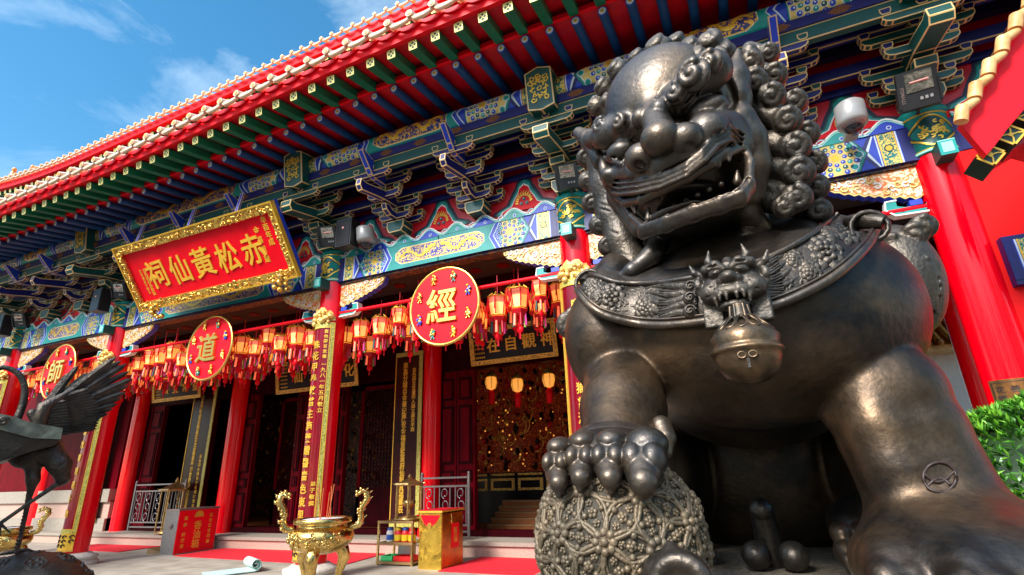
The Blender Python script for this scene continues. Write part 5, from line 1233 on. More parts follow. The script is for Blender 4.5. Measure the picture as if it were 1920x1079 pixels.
for s in (-1, 1):
    V.ell(dp(s*.036, .035, .052), (.024, .013, .018), .004, DM); V.ell(dp(s*.036, .034, .066), (.012, .007, .010), .002, DM)
    V.chain([dp(s*.012, .044, .062), dp(s*.035, .062, .062), dp(s*.066, .058, .045), dp(s*.075, .045, .03)], [.011, .017, .017, .008], .004); V.chain([dp(s*(.03+.012*j), .056, .076-.004*j) for j in range(3)], .004, .002, '-')
    V.chain([dp(s*.045, .065, .02), dp(s*.058, .095, .025), dp(s*.05, .128, .035)], [.016, .012, .003], .006); V.chain([dp(s*.078, .05, .0), dp(s*.108, .070, .01), dp(s*.12, .10, .015)], [.014, .012, .003], .005)
    V.ell(dp(s*.09, .012, .0), (.022, .03, .012), .006, DM); V.ell(dp(s*.102, .03, .01), (.014, .02, .01), .006, DM)
    for j in range(3): V.chain([dp(s*.04, .0-.012*j, .062), dp(s*.075, -.01-.012*j, .048)], .003, .002, '-')
for j in range(3): V.ell(dp(0, .06+.012*j, .055-.012*j), (.016, .012, .012), .004, DM)
V.build('dragon_clasp', 'bronzemane', lion, 1)
# bell
bc = at(1400, 660, 1.66); r = .092; m = MB()
P = [(.001, r*1.06), (.022, r*1.04), (.028, r*.99), (.050, r*.90), (.078, r*.70), (.098, r*.42), (r*1.0, r*.20), (r*1.02, r*.10), (r*1.08, r*.06), (r*1.10, 0), (r*1.08, -r*.06), (r*1.02, -r*.09), (r*1.0, -r*.25), (r*.90, -r*.52), (r*.72, -r*.78), (r*.45, -r*.95), (.01, -r*1.02)]
m.lathe(P, bc, 'bronzebell', 40)
for i in range(12):
    a = 2*math.pi*i/12; m.tube([bc+np.array([(.060+.022*math.cos(t))*math.cos(a+.25*math.sin(t)), (.060+.022*math.cos(t))*math.sin(a+.25*math.sin(t)), r*.86-.020*math.cos(t)*1.1]) for t in [6.283*j/8 for j in range(8)]], .005, 'bronzebell', 5, closed=True)
for s in (-1, 1):
    m.tube([bc+np.array([s*.014+.011*math.cos(t), -r*.97, -.024+.009*math.sin(t)]) for t in [6.283*j/10 for j in range(10)]], .0035, 'bronzebell', 6, closed=True)
m.box(tuple(bc+np.array([-.004, -r*.97, -.06])), tuple(bc+np.array([.004, -r*.86, -.035])), 'bronzedark')
m.tube([bc+np.array([0, 0, r]), bc+np.array([0, .01, r+.05])], [.030, .024], 'bronzebell', 12)
for j in range(6): a = j*1.05; m.tube([bc+np.array([.028*math.cos(a), .028*math.sin(a), r]), bc+np.array([.024*math.cos(a), .01+.024*math.sin(a), r+.05])], .006, 'bronzebell', 5)
m.build('bell', lion)
# ---- embroidered ball ----
bc = at(1162, 1010, 1.72); r = .247; bc[2] = max(bc[2], LZ+r-.02)
ico = bmesh.new(); bmesh.ops.create_icosphere(ico, subdivisions=2, radius=1); nodes = [np.array(v.co) for v in ico.verts]; edges = [(e.verts[0].index, e.verts[1].index) for e in ico.edges]; tris = [[v.index for v in f_.verts] for f_ in ico.faces]; ico.free()
rot = np.array(Matrix.Rotation(.35, 3, 'Z')@Matrix.Rotation(.5, 3, 'X')); nodes = [rot@n for n in nodes]
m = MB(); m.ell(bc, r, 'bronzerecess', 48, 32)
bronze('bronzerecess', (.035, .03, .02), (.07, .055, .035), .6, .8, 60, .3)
vis = lambda n: n@(CAM-bc)/np.linalg.norm(CAM-bc) > -.45
for a, b in edges:
    A, B = nodes[a], nodes[b]; 
    if not vis((A+B)/2): continue
    side = np.cross(A, B); side /= np.linalg.norm(side); mid = (A+B)/2; mid /= np.linalg.norm(mid)
    for s in (-1, 1):
        P = []
        for j in range(9):
            t = j/8; q = A*(1-t)+B*t+side*s*.145*math.sin(math.pi*t); P.append(bc+q/np.linalg.norm(q)*(r+.004))
        m.tube(P, .0062, 'bronzeball', 6, False)
        P2 = [bc+(A*(1-j/8)+B*j/8+side*s*.105*math.sin(math.pi*j/8))/np.linalg.norm(A*(1-j/8)+B*j/8+side*s*.105*math.sin(math.pi*j/8))*(r+.001) for j in range(9)]; m.tube(P2, .0042, 'bronzeball', 5, False)
    d = B-A
    for t in (.32, .5, .68):
        c = A*(1-t)+B*t; c /= np.linalg.norm(c); rr = .013 if t == .5 else .009
        for k in range(5):
            q = c+(side*math.cos(k*1.257)+d/np.linalg.norm(d)*math.sin(k*1.257))*(.034 if t == .5 else .026); m.ell(bc+q/np.linalg.norm(q)*(r+.0), rr*.62, 'bronzeball', 6, 4)
        m.ell(bc+c*(r+.006), rr*.5, 'bronzeball', 6, 4)
for tr in tris:
    c = sum(nodes[i] for i in tr); c /= np.linalg.norm(c)
    if not vis(c): continue
    for i in tr:
        q = c*.80+nodes[i]*.0+ (nodes[i]-c)*-.18; q = q/np.linalg.norm(q); m.ell(bc+q*(r+.003), .010, 'bronzeball', 6, 4)
    m.ell(bc+c*(r+.002), .010, 'bronzeball', 6, 4)
    for i in tr:
        for t_ in (.30, .5): q = c*(1-t_)+nodes[i]*t_; q = q/np.linalg.norm(q); m.ell(bc+q*(r+.001), .0075, 'bronzeball', 6, 4)
for n in nodes:
    if not vis(n): continue
    a = np.cross(n, [0, 0, 1.]); a /= np.linalg.norm(a); b = np.cross(n, a)
    for k in range(8):
        q = n+(a*math.cos(k*math.pi/4)+b*math.sin(k*math.pi/4))*.092; q /= np.linalg.norm(q); m.ell(bc+q*(r+.004), .0125, 'bronzeball', 8, 6)
    m.ell(bc+n*(r+.008), .012, 'bronzeball', 10, 6)
m.build('embroidered_ball', lion)
# knotted ribbon in front of the ball
c = at(1268, 1085, 1.50); V = Vol(c-np.array([.2, .16, .14]), c+np.array([.2, .2, .14]), .005)
V.ell(c, (.085, .07, .07), .02); V.ell(c+[-.06, .02, -.05], (.08, .06, .06), .02)
for j in range(8):
    a = .4+j*.36; V.chain([c+np.array([.0, -.03, .07]), c+np.array([.055*math.cos(a)+.02, -.065, .05*math.sin(a)]), c+np.array([.10*math.cos(a), -.03, -.06])], [.012, .018, .014], .008)
V.build('ribbon_knot', 'bronzedark', lion, 1)
V = Vol((-.62, 1.4, LZ-.02), (.0, 1.9, 1.45), .006); p = at(1030, 1068, 1.62); V.ell(p, (.05, .06, .05), .02); V.build('ribbon_end', 'bronzedark', lion, 1)
# small post and two balls between the hind legs
m = MB(); p = at(1440, 1000, 2.85)
m.tube([(p[0], 2.85, LZ), (p[0]-.005, 2.83, 1.22), (p[0]-.01, 2.80, 1.30)], [.06, .055, .05], 'bronzedark', 14); m.ell((p[0]-.01, 2.79, 1.315), (.052, .055, .05), 'bronzedark', 14, 10)
for x in (1415, 1485): q = at(x, 1025, 2.72); m.ell((q[0], 2.72, LZ+.06), (.060, .07, .06), 'bronzedark', 16, 10)
m.build('underside_casting', lion)
# ================= things in front of the hall =================
def frame_facing(c):
    n = CAM-np.array(c); n[2] = 0; n /= np.linalg.norm(n); b = np.array([0, 0, 1.]); a = np.cross(b, n); return a, b, n
# carpets
for pts, lab in (([(-17.3, 9.15), (-14.6, 9.05), (-14.6, 10.1), (-17.3, 10.1)], 'small red carpet at the left door, behind the red donation box'), ([(-12.3, 8.85), (-7.35, 8.6), (-7.5, 10.1), (-12.3, 10.1)], 'wide red carpet in front of the central door, behind the gold censer'), ([(-5.22, 8.5), (-1.0, 8.5), (-1.0, 10.1), (-5.22, 10.1)], 'red carpet at the right door beside the gold box')):
    m = MB(); m.prism(pts, W, .002, .016, 'redcloth'); tag(m.build('carpet'), lab, 'carpet', 'red carpets at the doors')
# donation box
o = thing('donation_box', 'red and grey metal donation box with yellow characters 香油箱 on its side', 'box', (-12.7, 9.4, 0)); m = MB(); m.box((-12.96, 8.95, .0), (-12.5, 9.98, .95), 'steel'); m.box((-12.98, 8.93, .93), (-12.48, 10.0, .97), 'steelbrown'); m.build('cabinet', o)
m = MB(); T = F((-12.5, 9.46, .47), (0, 1, 0), (0, 0, 1), (1, 0, 0)); m.rect(-.5, -.45, .5, .47, T, 0, .012, 'redbright'); m.build('red_panel', o)
m = MB(); column_text(m, '香油箱', 0, -.38, .22, .20, T, .012, .02, 'goldpaint'); column_text(m, '嗇色普宜啟壇', .32, -.32, .38, .09, T, .012, .018, 'goldpaint'); column_text(m, '財廣進', -.33, -.36, .0, .09, T, .012, .018, 'goldpaint'); column_text(m, '福壽', -.33, .08, .36, .09, T, .012, .018, 'goldpaint')
m.prism([(-.12, .30), (.12, .30), (.10, .38), (.05, .43), (-.05, .43), (-.10, .38)], T, .012, .02, 'goldpaint'); m.build('lettering', o)
m = MB(); m.disc(0, 0, .06, F((-12.72, 8.945, .60)), 0, .02, 'steelbrown', 16); m.disc(0, 0, .03, F((-12.72, 8.945, .60)), .02, .035, 'steel', 12); m.build('lock', o)
m = MB(); m.prism([(0, 0), (.55, 0), (.55, .05), (.04, .12)], F((-13.5, 9.0, 0)), -.4, 0, 'wood'); tag(m.build('wooden_wedge'), 'small wooden block on the floor left of the red donation box', 'block')
# barriers
def barrier(x0, x1, y, z0, z1, n, label):
    o = thing('metal_barrier', label, 'barrier', ((x0+x1)/2, y, z0), 'metal barriers at the doors'); m = MB(); h = z1-z0
    for x in (x0, x1): m.box((x-.025, y-.025, z0), (x+.025, y+.025, z1+.04), 'steel'); m.ell((x, y, z1+.06), .035, 'steel', 8, 6)
    for z in (z0+.10, z0+.22, z1-.20, z1-.03): m.box((x0+.025, y-.018, z-.018), (x1-.025, y+.018, z+.018), 'steel')
    m.build('frame', o); s = MB(); w_ = (x1-x0)/n; za, zb = z0+.24, z1-.22
    for i in range(n):
        xc = x0+w_*(i+.5); s.box((xc-w_*.36, y-.01, za), (xc-w_*.36+.02, y+.01, zb), 'steel'); s.box((xc+w_*.36-.02, y-.01, za), (xc+w_*.36, y+.01, zb), 'steel')
        k = 3
        for j in range(k):
            zc = za+(zb-za)*(j+.5)/k; sg_ = 1 if j % 2 else -1; P = [(xc+sg_*w_*.22*math.cos(t)*(1-t/9), y, zc+(zb-za)/k*.42*math.sin(t)*(1-t/12)) for t in [q*.55-1.4 for q in range(13)]]; s.tube(P, .011, 'steel', 6)
    s.build('scrollwork', o)
barrier(-6.82, -5.66, 10.4, .32, 1.5, 3, 'grey metal barrier with scrollwork behind the gold donation box'); barrier(-16.55, -14.45, 10.4, .33, 1.56, 5, 'grey metal barrier with scrollwork at the left door')
def tall_lantern(x, y, z0, h, label, w_=.30):
    o = thing('brass_lantern', label, 'lantern', (x, y, z0), 'brass and glass lanterns'); m = MB(); n = 6; r = w_
    for i in range(n):
        a = math.pi*2*i/n; m.tube([(x+r*math.cos(a), y+r*math.sin(a), z0), (x+r*math.cos(a), y+r*math.sin(a), z0+h*.78)], .018, 'brass', 6)
    for z in (z0+.02, z0+h*.78): m.tube([(x+r*math.cos(math.pi*2*i/n), y+r*math.sin(math.pi*2*i/n), z) for i in range(n)], .022, 'brass', 6, closed=True)
    m.build('frame', o); k = MB(); k.lathe([(r*1.25, 0), (r*1.2, .03), (r*.7, h*.07), (r*.25, h*.13), (r*.12, h*.15), (r*.16, h*.17), (.005, h*.24)], (x, y, z0+h*.78), 'brass', 6, False)
    for i in range(n): a = math.pi*2*i/n; k.tube([(x+r*1.2*math.cos(a), y+r*1.2*math.sin(a), z0+h*.78+.02), (x+r*1.36*math.cos(a), y+r*1.36*math.sin(a), z0+h*.81)], [.015, .006], 'brass', 5)
    k.build('roof', o); k = MB(); k.lathe([(r*.9, 0), (r*.9, .05), (r*.2, .08), (r*.15, h*.25), (r*.45, h*.32), (r*.5, h*.42), (r*.3, h*.43), (.001, h*.40)], (x, y, z0), 'brass', 14); k.build('oil_cup', o)
tall_lantern(-14.75, 10.35, .30, 1.38, 'tall brass lantern standing before the left barrier, behind the red donation box', .32)
tall_lantern(-6.25, 9.1, .75, .80, 'small brass lantern standing on top of the shelf rack', .26)
# shelf rack with jars and trays
o = thing('shelf_rack', 'low brass shelf rack with jars and coloured trays left of the gold donation box', 'rack', (-6.37, 9.1, 0)); m = MB()
for x in (-6.74, -5.99):
    for y in (8.86, 9.36): m.box((x-.018, y-.018, 0), (x+.018, y+.018, .75), 'brass')
m.build('posts', o)
for z in (.06, .38, .74): m = MB(); m.box((-6.76, 8.84, z-.02), (-5.97, 9.38, z), 'brass'); m.box((-6.76, 8.835, z-.035), (-5.97, 8.85, z+.01), 'wood'); m.build('shelf', o)
def jar(x, c, cap_, lab, h=.22):
    o = thing('jar', lab, 'jar', (x, 9.0, .38), 'jars on the middle shelf'); m = MB(); m.lathe([(.062, 0), (.07, .02), (.07, h*.75), (.05, h*.88)], (x, 9.0, .382), c, 16); m.lathe([(.072, h*.15), (.072, h*.55)], (x, 9.0, .382), 'white' if c != 'white' else 'plasticblue', 16) if c == 'white' else m.lathe([(.0715, h*.1), (.0715, h*.55)], (x, 9.0, .382), 'plasticyel', 16)
    m.build('body', o); k = MB(); k.lathe([(.055, 0), (.058, .01), (.055, .05), (.03, .055)], (x, 9.0, .382+h*.88), cap_, 14); k.build('lid', o)
jar(-6.58, 'white', 'plasticblue', 'white jar with a blue lid on the middle shelf'); jar(-6.40, 'plasticred', 'plasticyel', 'red and yellow jar with a yellow lid on the middle shelf'); jar(-6.24, 'plasticred', 'plasticblue', 'red and yellow jar with a dark blue lid on the middle shelf'); jar(-6.09, 'plasticred', 'plasticred', 'rightmost red jar on the middle shelf')
def tray(x0, x1, c, lab):
    m = MB(); m.box((x0, 8.9, .065), (x1, 9.2, .075), c)
    for a, b in (((x0, 8.9, .07), (x1, 8.91, .15)), ((x0, 9.19, .07), (x1, 9.2, .15)), ((x0, 8.91, .07), (x0+.01, 9.19, .15)), ((x1-.01, 8.91, .07), (x1, 9.19, .15))): m.box(a, b, c)
    tag(m.build('plastic_tray'), lab, 'tray')
tray(-6.70, -6.45, 'plasticgrn', 'green plastic tray on the bottom shelf'); tray(-6.42, -6.02, 'plasticred', 'red plastic tray on the bottom shelf')
m = MB(); m.box((-6.55, 9.22, .06), (-6.2, 9.30, .34), 'whitewall'); m.box((-6.53, 9.215, .1), (-6.22, 9.22, .3), 'pale'); tag(m.build('white_carton'), 'white carton standing at the back of the bottom shelf', 'carton')
m = MB(); m.prism([(-.2, 0), (.2, .02), (.22, .06), (.02, .10), (-.18, .05)], F((-6.05, 9.2, .75)), -.3, 0, 'redcloth'); tag(m.build('folded_cloth'), 'folded red cloth lying on top of the shelf rack', 'cloth')
# gold box
o = thing('gold_box', 'tall gold wrapped donation box with red paper on its right side', 'box', (-5.48, 9.0, 0)); m = MB(); m.box((-5.71, 8.65, 0), (-5.25, 9.4, .91), 'goldfoil') if 'goldfoil' in MATS else None
mat('goldfoil', (.95, .62, .10), .16, 1, var=.15, scale=6, bump=.9, bscale=4); mat('darkside', (.22, .05, .01), .25, .6, var=.4, scale=2, col2=(.75, .22, .01), stretch=(1, 1, 1.6))
m = MB(); m.box((-5.71, 8.65, 0), (-5.25, 9.4, .91), 'goldfoil'); m.box((-5.248, 8.66, .02), (-5.24, 9.39, .88), 'darkside'); m.build('cabinet', o)
m = MB(); m.box((-5.74, 8.62, .905), (-5.22, 9.43, .93), 'goldpaint'); m.box((-5.73, 8.625, .93), (-5.23, 9.42, .94), 'redboard'); m.build('lid', o)
m = MB(); T = F((-5.24, 9.1, .5), (0, 1, 0), (0, 0, 1), (1, 0, 0)); m.rect(-.13, -.2, .13, .2, T, 0, .008, 'redbright'); column_text(m, '善福', 0, -.12, .14, .13, T, .008, .012, 'goldpaint'); m.build('paper_label', o)
m = MB(); m.prism([(-.2, .86), (.2, .86), (.12, .74), (.0, .66), (-.12, .72)], F((-5.48, 8.65, 0)), 0, .012, 'redbright'); m.disc(0, .70, .04, F((-5.48, 8.65, 0)), 0, .03, 'gold', 10); m.build('ribbon', o)
m = MB(); m.tube([(-5.235, 8.95, .86), (-5.215, 8.95, .78)], .012, 'gold', 6); m.ell((-5.22, 8.95, .74), (.012, .03, .045), 'gold', 8, 6); m.build('padlock', o)
# censers
def censer(x, y, s, label, incense=True, rel=0):
    o = thing('gold_censer', label, 'censer', (x, y, 0), 'polished gold incense censers'); z = lambda v: v*s
    m = MB(); m.lathe([(.001, .55), (.20, .56), (.36, .62), (.455, .70), (.49, .79), (.47, .86), (.42, .91), (.375, .925), (.365, .97), (.375, .985)], (0, 0, 0), 'brassvessel', 44, T=lambda a, b, c: (x+a*s, y+b*s, c*s)); 
    rnd = random.Random(6+rel)
    for i in range(90):
        a = rnd.uniform(-2.9, -.2); v = rnd.uniform(.66, .86); rr = .30+.195*math.sin(min(1.57, (v-.55)*6.0)) if v < .79 else .49-(v-.79)*.35
        P = [(x+s*(rr+.004)*math.cos(a+.05*math.cos(j*.8+i)*(1-j/9)), y+s*(rr+.004)*math.sin(a+.05*math.cos(j*.8+i)*(1-j/9)), s*(v+.03*math.sin(j*.8+i)*(1-j/9))) for j in range(7)]; m.tube(P, .011*s, 'brassvessel', 5)
    m.build('bowl', o)
    m = MB(); m.lathe([(.36, .985), (.43, .985), (.435, 1.0), (.435, 1.045), (.42, 1.06), (.38, 1.06), (.36, 1.03)], (0, 0, 0), 'brassvessel', 44, T=lambda a, b, c: (x+a*s, y+b*s, c*s)); m.build('rim', o)
    m = MB(); m.lathe([(.001, 1.045), (.25, 1.05), (.38, 1.035)], (0, 0, 0), 'ash', 30, T=lambda a, b, c: (x+a*s, y+b*s, c*s)); m.build('ash_bed', o)
    ax = np.array([math.cos(.75), math.sin(.75), 0]) if rel == 0 else np.array([.5, .86, 0])
    for sg_ in (-1, 1):
        m = MB(); B = np.array([x, y, 0]); P = [B+ax*sg_*s*u+np.array([0, 0, v*s]) for u, v in ((.42, .90), (.54, .93), (.58, 1.03), (.56, 1.13), (.60, 1.22), (.66, 1.31), (.65, 1.40), (.58, 1.44), (.52, 1.40))]
        m.tube(P, [.05*s, .055*s, .05*s, .045*s, .05*s, .055*s, .05*s, .04*s, .03*s], 'brassvessel', 10); q = np.array([-ax[1], ax[0], 0])
        for j, p in enumerate(P[1:]):
            for k in range(3): m.ell(p+ax*sg_*s*.03*math.cos(k*2.1)+np.array([0, -.03*s, .03*s*math.sin(k*2.1)]), .028*s, 'brassvessel', 7, 5)
            m.tube([p+ax*sg_*s*.04, p+ax*sg_*s*.085+np.array([0, 0, .035*s])], [.016*s, .004*s], 'brassvessel', 5)
        m.build('dragon_handle', o)
    for k in range(3):
        a = math.pi*2*k/3-1.15; m = MB(); P = [(x+s*u*math.cos(a), y+s*u*math.sin(a), v*s) for u, v in ((.24, .66), (.34, .58), (.37, .48), (.33, .36), (.29, .22), (.31, .10), (.36, .02), (.36, 0))]
        m.tube(P, [.07*s, .10*s, .095*s, .068*s, .052*s, .055*s, .075*s, .08*s], 'brassvessel', 12); m.ell(P[1], .085*s, 'brassvessel', 12, 8); 
        for j in (-1, 1): m.ell((P[1][0]+.04*s*math.cos(a+1.57)*j+.06*s*math.cos(a), P[1][1]+.04*s*math.sin(a+1.57)*j+.06*s*math.sin(a), P[1][2]), .028*s, 'brassvessel', 8, 6)
        m.build('leg', o)
    return o
CX, CY, CS = -5.95, 6.5, .93
censer(CX, CY, CS, 'polished gold tripod censer with dragon handles in front of the central column')
rnd = random.Random(3)
NMI = ('leftmost', 'second', 'third', 'fourth', 'fifth', 'rightmost')
for i in range(6):
    a, b = -.12+.048*i, rnd.uniform(-.06, .06); m = MB(); lx, ly = rnd.uniform(-.05, .09), rnd.uniform(-.03, .03); hh_ = rnd.uniform(.34, .52)
    m.tube([(CX+a, CY+b, 1.04*CS-.03), (CX+a+lx, CY+b+ly, 1.04*CS+hh_)], .007, 'incense', 5); tag(m.build('incense_stick'), '%s of the burning incense sticks standing in the censer ash' % NMI[i], 'incense', 'incense sticks in the gold censer')
p = at(20, 1000, 6.0); censer(p[0]-.1, 6.0, .80, 'gold censer at the far left edge behind the bronze crane', rel=1)
# mint mat
o = thing('rolled_mat', 'pale mint green mat partly rolled up on the floor left of the gold censer', 'mat', (-8.6, 7.6, 0)); m = MB()
a = np.array([.80, -.42, 0]); a /= np.linalg.norm(a); n_ = np.array([a[1], -a[0], 0.]); B = np.array([-9.0, 7.95, 0])
T = F(B+a*0, n_*1.0, (0, 0, 1), a); P = [((.10-.0060*i)*math.cos(i*.5)+0, .12+(.10-.0060*i)*math.sin(i*.5)) for i in range(15)]
P = [(.75, .02), (.45, .02), (.2, .02), (0.02, .018)]+[((.105-.0045*i)*math.sin(-i*.5), .125-(.105-.0045*i)*math.cos(-i*.5)) for i in range(1, 22)]
m.strip(P, .018, T, 0, .62, 'mint'); m.build('foam_sheet', o)
m = MB(); m.strip(P, .006, T, .62, .624, 'housing'); m.strip(P, .006, T, -.004, 0, 'housing'); m.build('sheet_edge', o)
# ================= bronze crane on a turtle =================
CC = at(80, 860, 2.5); ca, cbv, cn = frame_facing(CC)
def pp(px, py, c=0):
    d = RM@np.array([(px-960.)/_f, -(py-539.5)/_f, -1.]); t = (c+(CC-CAM)@cn)/(d@cn); return CAM+d*t
PX = float(np.linalg.norm(pp(120, 860)-pp(40, 860))/80)
crane = thing('crane_statue', 'dark bronze crane with raised wings at the left edge, standing on a turtle', 'statue', tuple(pp(60, 1035)))
V = Vol(CC-np.array([.75, .75, .7]), CC+np.array([.75, .75, .75]), .0075); CM = [ca, cbv, cn]
V.ell(pp(78, 848), (.085*1.7, .10, .11), .02, CM); V.ell(pp(50, 858), (.10, .07, .08), .04, CM); V.chain([pp(40, 862), pp(18, 846), pp(5, 840)], [.06, .045, .02], .03)
V.chain([pp(95, 850, .05), pp(112, 872, .06), pp(118, 898, .05), pp(110, 908, .04)], [.085, .075, .045, .02], .03)
V.chain([pp(62, 868), pp(62, 900), pp(56, 930)], [.06, .04, .02], .03)
V.chain([pp(92, 830), pp(78, 800), pp(60, 775)], [.08, .05, .035], .03)
for i in range(60):
    r_ = random.Random(i); x, y = r_.uniform(30, 125), r_.uniform(825, 890); V.chain([pp(x-6, y-3, .13), pp(x, y+4, .14), pp(x+6, y-3, .13)], .004, .003, '-')
V.build('body', 'bronzecrane', crane, 1)
m = MB(); NP = lerp_pts([pp(24, 800), pp(34, 782), pp(44, 755), pp(46, 725), pp(36, 703), pp(18, 692), pp(2, 690), pp(-18, 700), pp(-40, 712)], 40)
m.tube(NP, [.019*(1+.6*(1-i/39)**2) for i in range(40)], 'bronzecrane', 12); m.ell(pp(-48, 714), .045, 'bronzecrane', 12, 8); m.tube([pp(-55, 716), pp(-120, 740)], [.03, .005], 'bronzecrane', 8); m.build('neck', crane)
m = MB(); m.tube([pp(56, 925), pp(48, 965), pp(38, 1010), pp(30, 1036)], [.022, .016, .015, .018], 'bronzecrane', 10)
for i in range(16): m.tube([pp(55-1.6*i, 930+6.4*i)+cn*.012+ca*.012, pp(55-1.6*i, 930+6.4*i)+cn*.02-ca*.012], .006, 'bronzecrane', 5)
for dx, dy in ((-40, 6), (36, -1), (8, 8)): m.tube([pp(30, 1034), pp(30+dx*.6, 1032+dy), pp(30+dx, 1036+dy)], [.016, .012, .004], 'bronzecrane', 8)
m.build('standing_leg', crane)
m = MB(); m.tube([pp(112, 905, .05), pp(60, 940, .08), pp(0, 982, .1), pp(-30, 1000, .1)], [.02, .014, .014, .018], 'bronzecrane', 10)
for t in range(3): m.tube([pp(0, 982, .1), pp(20-20*t, 1000+6*t, .12)], [.012, .004], 'bronzecrane', 6)
m.build('raised_leg', crane)
def feather(mb, a, b, w_, c, th=.008, mm='bronzecrane', bend=0):
    """long blade from a to b (pixels), rounded tip, raised rib"""
    A, B = pp(*a, c), pp(*b, c); d = B-A; L = np.linalg.norm(d); d /= L; s = np.cross(cn, d); n = 9; vs = []
    for i in range(n+1):
        t = i/n; ww = w_*(1-.25*t)*(1 if t < .8 else math.sqrt(max(.0, 1-((t-.8)/.2)**2))+.04); o_ = s*bend*math.sin(t*1.9)
        for q, h in ((-1, 0), (-.12, th*.7), (0, th*1.5), (.12, th*.7), (1, 0), (0, -th)): vs.append(A+d*L*t+o_+s*ww*q+cn*h)
    fs = [(i*6+j, i*6+(j+1) % 6, (i+1)*6+(j+1) % 6, (i+1)*6+j) for i in range(n) for j in range(6)]+[tuple(range(6))[::-1], tuple(range(n*6, n*6+6))]
    mb.add(vs, fs, mm, False)
m = MB()
prim = [((120, 745), (219, 672), 11), ((124, 757), (240, 684), 11), ((126, 768), (250, 712), 11), ((126, 778), (237, 738), 10), ((124, 786), (222, 760), 9), ((120, 794), (204, 779), 8), ((114, 802), (178, 793), 8)]
prim = [q for i in range(6) for q in (prim[i], tuple(tuple((u+v)/2 for u, v in zip(p1, p2)) if isinstance(p1, tuple) else (p1+p2)/2-1.5 for p1, p2 in zip(prim[i], prim[i+1])))]+[prim[6]]
for i, (a, b, w_) in enumerate(prim): feather(m, a, b, w_*PX*.95, .10-.006*i-.012*(i % 2), .014, bend=.012)
for i in range(15):
    t = i/14; feather(m, (98+6*t, 752+58*t), (166+22*math.sin(t*2.4), 730+74*t), 8*PX, .135-.004*i, .009)
for i in range(12):
    t = i/11; feather(m, (84+4*t, 760+56*t), (124+10*math.sin(t*2.4), 752+60*t), 5.5*PX, .16-.004*i, .009)
m.tube([pp(76, 815, .08), pp(77, 785, .13), pp(84, 762, .15), pp(102, 752, .14), pp(135, 732, .12)], [.04, .05, .05, .035, .012], 'bronzecrane', 10)
m.build('right_wing', crane)
m = MB()
for i, (a, b, w_) in enumerate([((98, 748), (146, 686), 9), ((104, 752), (165, 699), 9), ((92, 750), (128, 700), 8)]): feather(m, a, b, w_*PX*1.0, -.16-.01*i, .010)
m.tube([pp(74, 810, -.06), pp(80, 775, -.12), pp(100, 752, -.14)], [.04, .05, .03], 'bronzecrane', 10); m.build('left_wing', crane)
tz = pp(55, 1036)[2]; tc_ = pp(48, 1090); turtle = thing('turtle_statue', 'dark bronze turtle with a carved hexagon shell under the crane feet', 'statue', (tc_[0], tc_[1], tz-.55))
V = Vol(tc_-np.array([.62, .62, .42]), tc_+np.array([.62, .62, .42]), .0085); cen = np.array([tc_[0], tc_[1], tz-.30]); V.ell(cen, (.42, .42, .30), .02)
for ring, n in ((.0, 1), (.24, 6), (.42, 10)):
    for i in range(n):
        a = 2*math.pi*i/n+ring*3; r_ = ring; hz = .30*math.sqrt(max(.02, 1-(r_/.43)**2)); c = cen+np.array([r_*math.cos(a), r_*math.sin(a), hz]); M_ = MF([r_*math.cos(a)*.55, r_*math.sin(a)*.55, hz*1.0+.02]); hexp = [c+.112*(np.array(M_[0])*math.cos(q)+np.array(M_[1])*math.sin(q)) for q in [k*math.pi/3 for k in range(7)]]
        V.chain(hexp, .009, .004, '-'); V.chain([c+.07*(np.array(M_[0])*math.cos(q)+np.array(M_[1])*math.sin(q)) for q in [k*math.pi/3 for k in range(7)]], .006, .004)
        for k in range(5): V.ell(c+.035*(np.array(M_[0])*math.cos(k*1.26)+np.array(M_[1])*math.sin(k*1.26)), .013, .004)
V.build('shell', 'bronzedark', turtle, 1)
m = MB(); hp_ = pp(128, 1082, .1); m.tube([pp(95, 1092, .1), hp_, pp(140, 1078, .1)], [.07, .07, .05], 'bronzedark', 12)
for (a, b) in (((136, 1080), (142, 1056)), ((140, 1078), (157, 1055)), ((144, 1080), (168, 1068)), ((134, 1084), (128, 1058)), ((140, 1084), (166, 1080))):
    m.tube([pp(*a, .1), pp((a[0]*.4+b[0]*.6)+3, (a[1]*.4+b[1]*.6), .12), pp(*b, .1)], [.025, .028, .006], 'bronzedark', 8)
m.build('head', turtle)
m = MB(); x, y = tc_[0], tc_[1]; m.box((x-.7, y-.7, 0), (x+.7, y+.7, tz-.62), 'stone'); m.box((x-.75, y-.75, tz-.62), (x+.75, y+.75, tz-.5), 'stone'); tag(m.build('stone_pedestal'), 'stone pedestal below the bronze turtle at the lower left corner', 'pedestal')
# burner roof corner at the frame edge
o = thing('bronze_burner', 'weathered bronze incense burner roof with upturned corner at the left edge', 'burner'); D = .30
A_, B_, C_, E_ = pp(118, 806, D), pp(108, 838, D), pp(-160, 905, D), pp(-160, 735, D)
m = MB(); back = cn*-.5
top = [pp(118, 803, D), pp(60, 793, D), pp(20, 780, D), pp(-150, 750, D)]; bot = [pp(114, 824, D), pp(60, 822, D), pp(0, 806, D), pp(-150, 785, D)]
vs = top+bot+[p-cn*.5 for p in top]+[p-cn*.5 for p in bot]; fs = [(i, i+1, 4+i+1, 4+i) for i in range(3)]+[(i, 8+i, 8+i+1, i+1) for i in range(3)]+[(4+i, 4+i+1, 12+i+1, 12+i) for i in range(3)]+[(0, 4, 12, 8)]
mat('patina', (.17, .19, .14), .6, .5, var=.3, scale=14, col2=(.07, .07, .055), bump=.3); m.add(vs, fs, 'patina'); m.build('roof_edge', o)
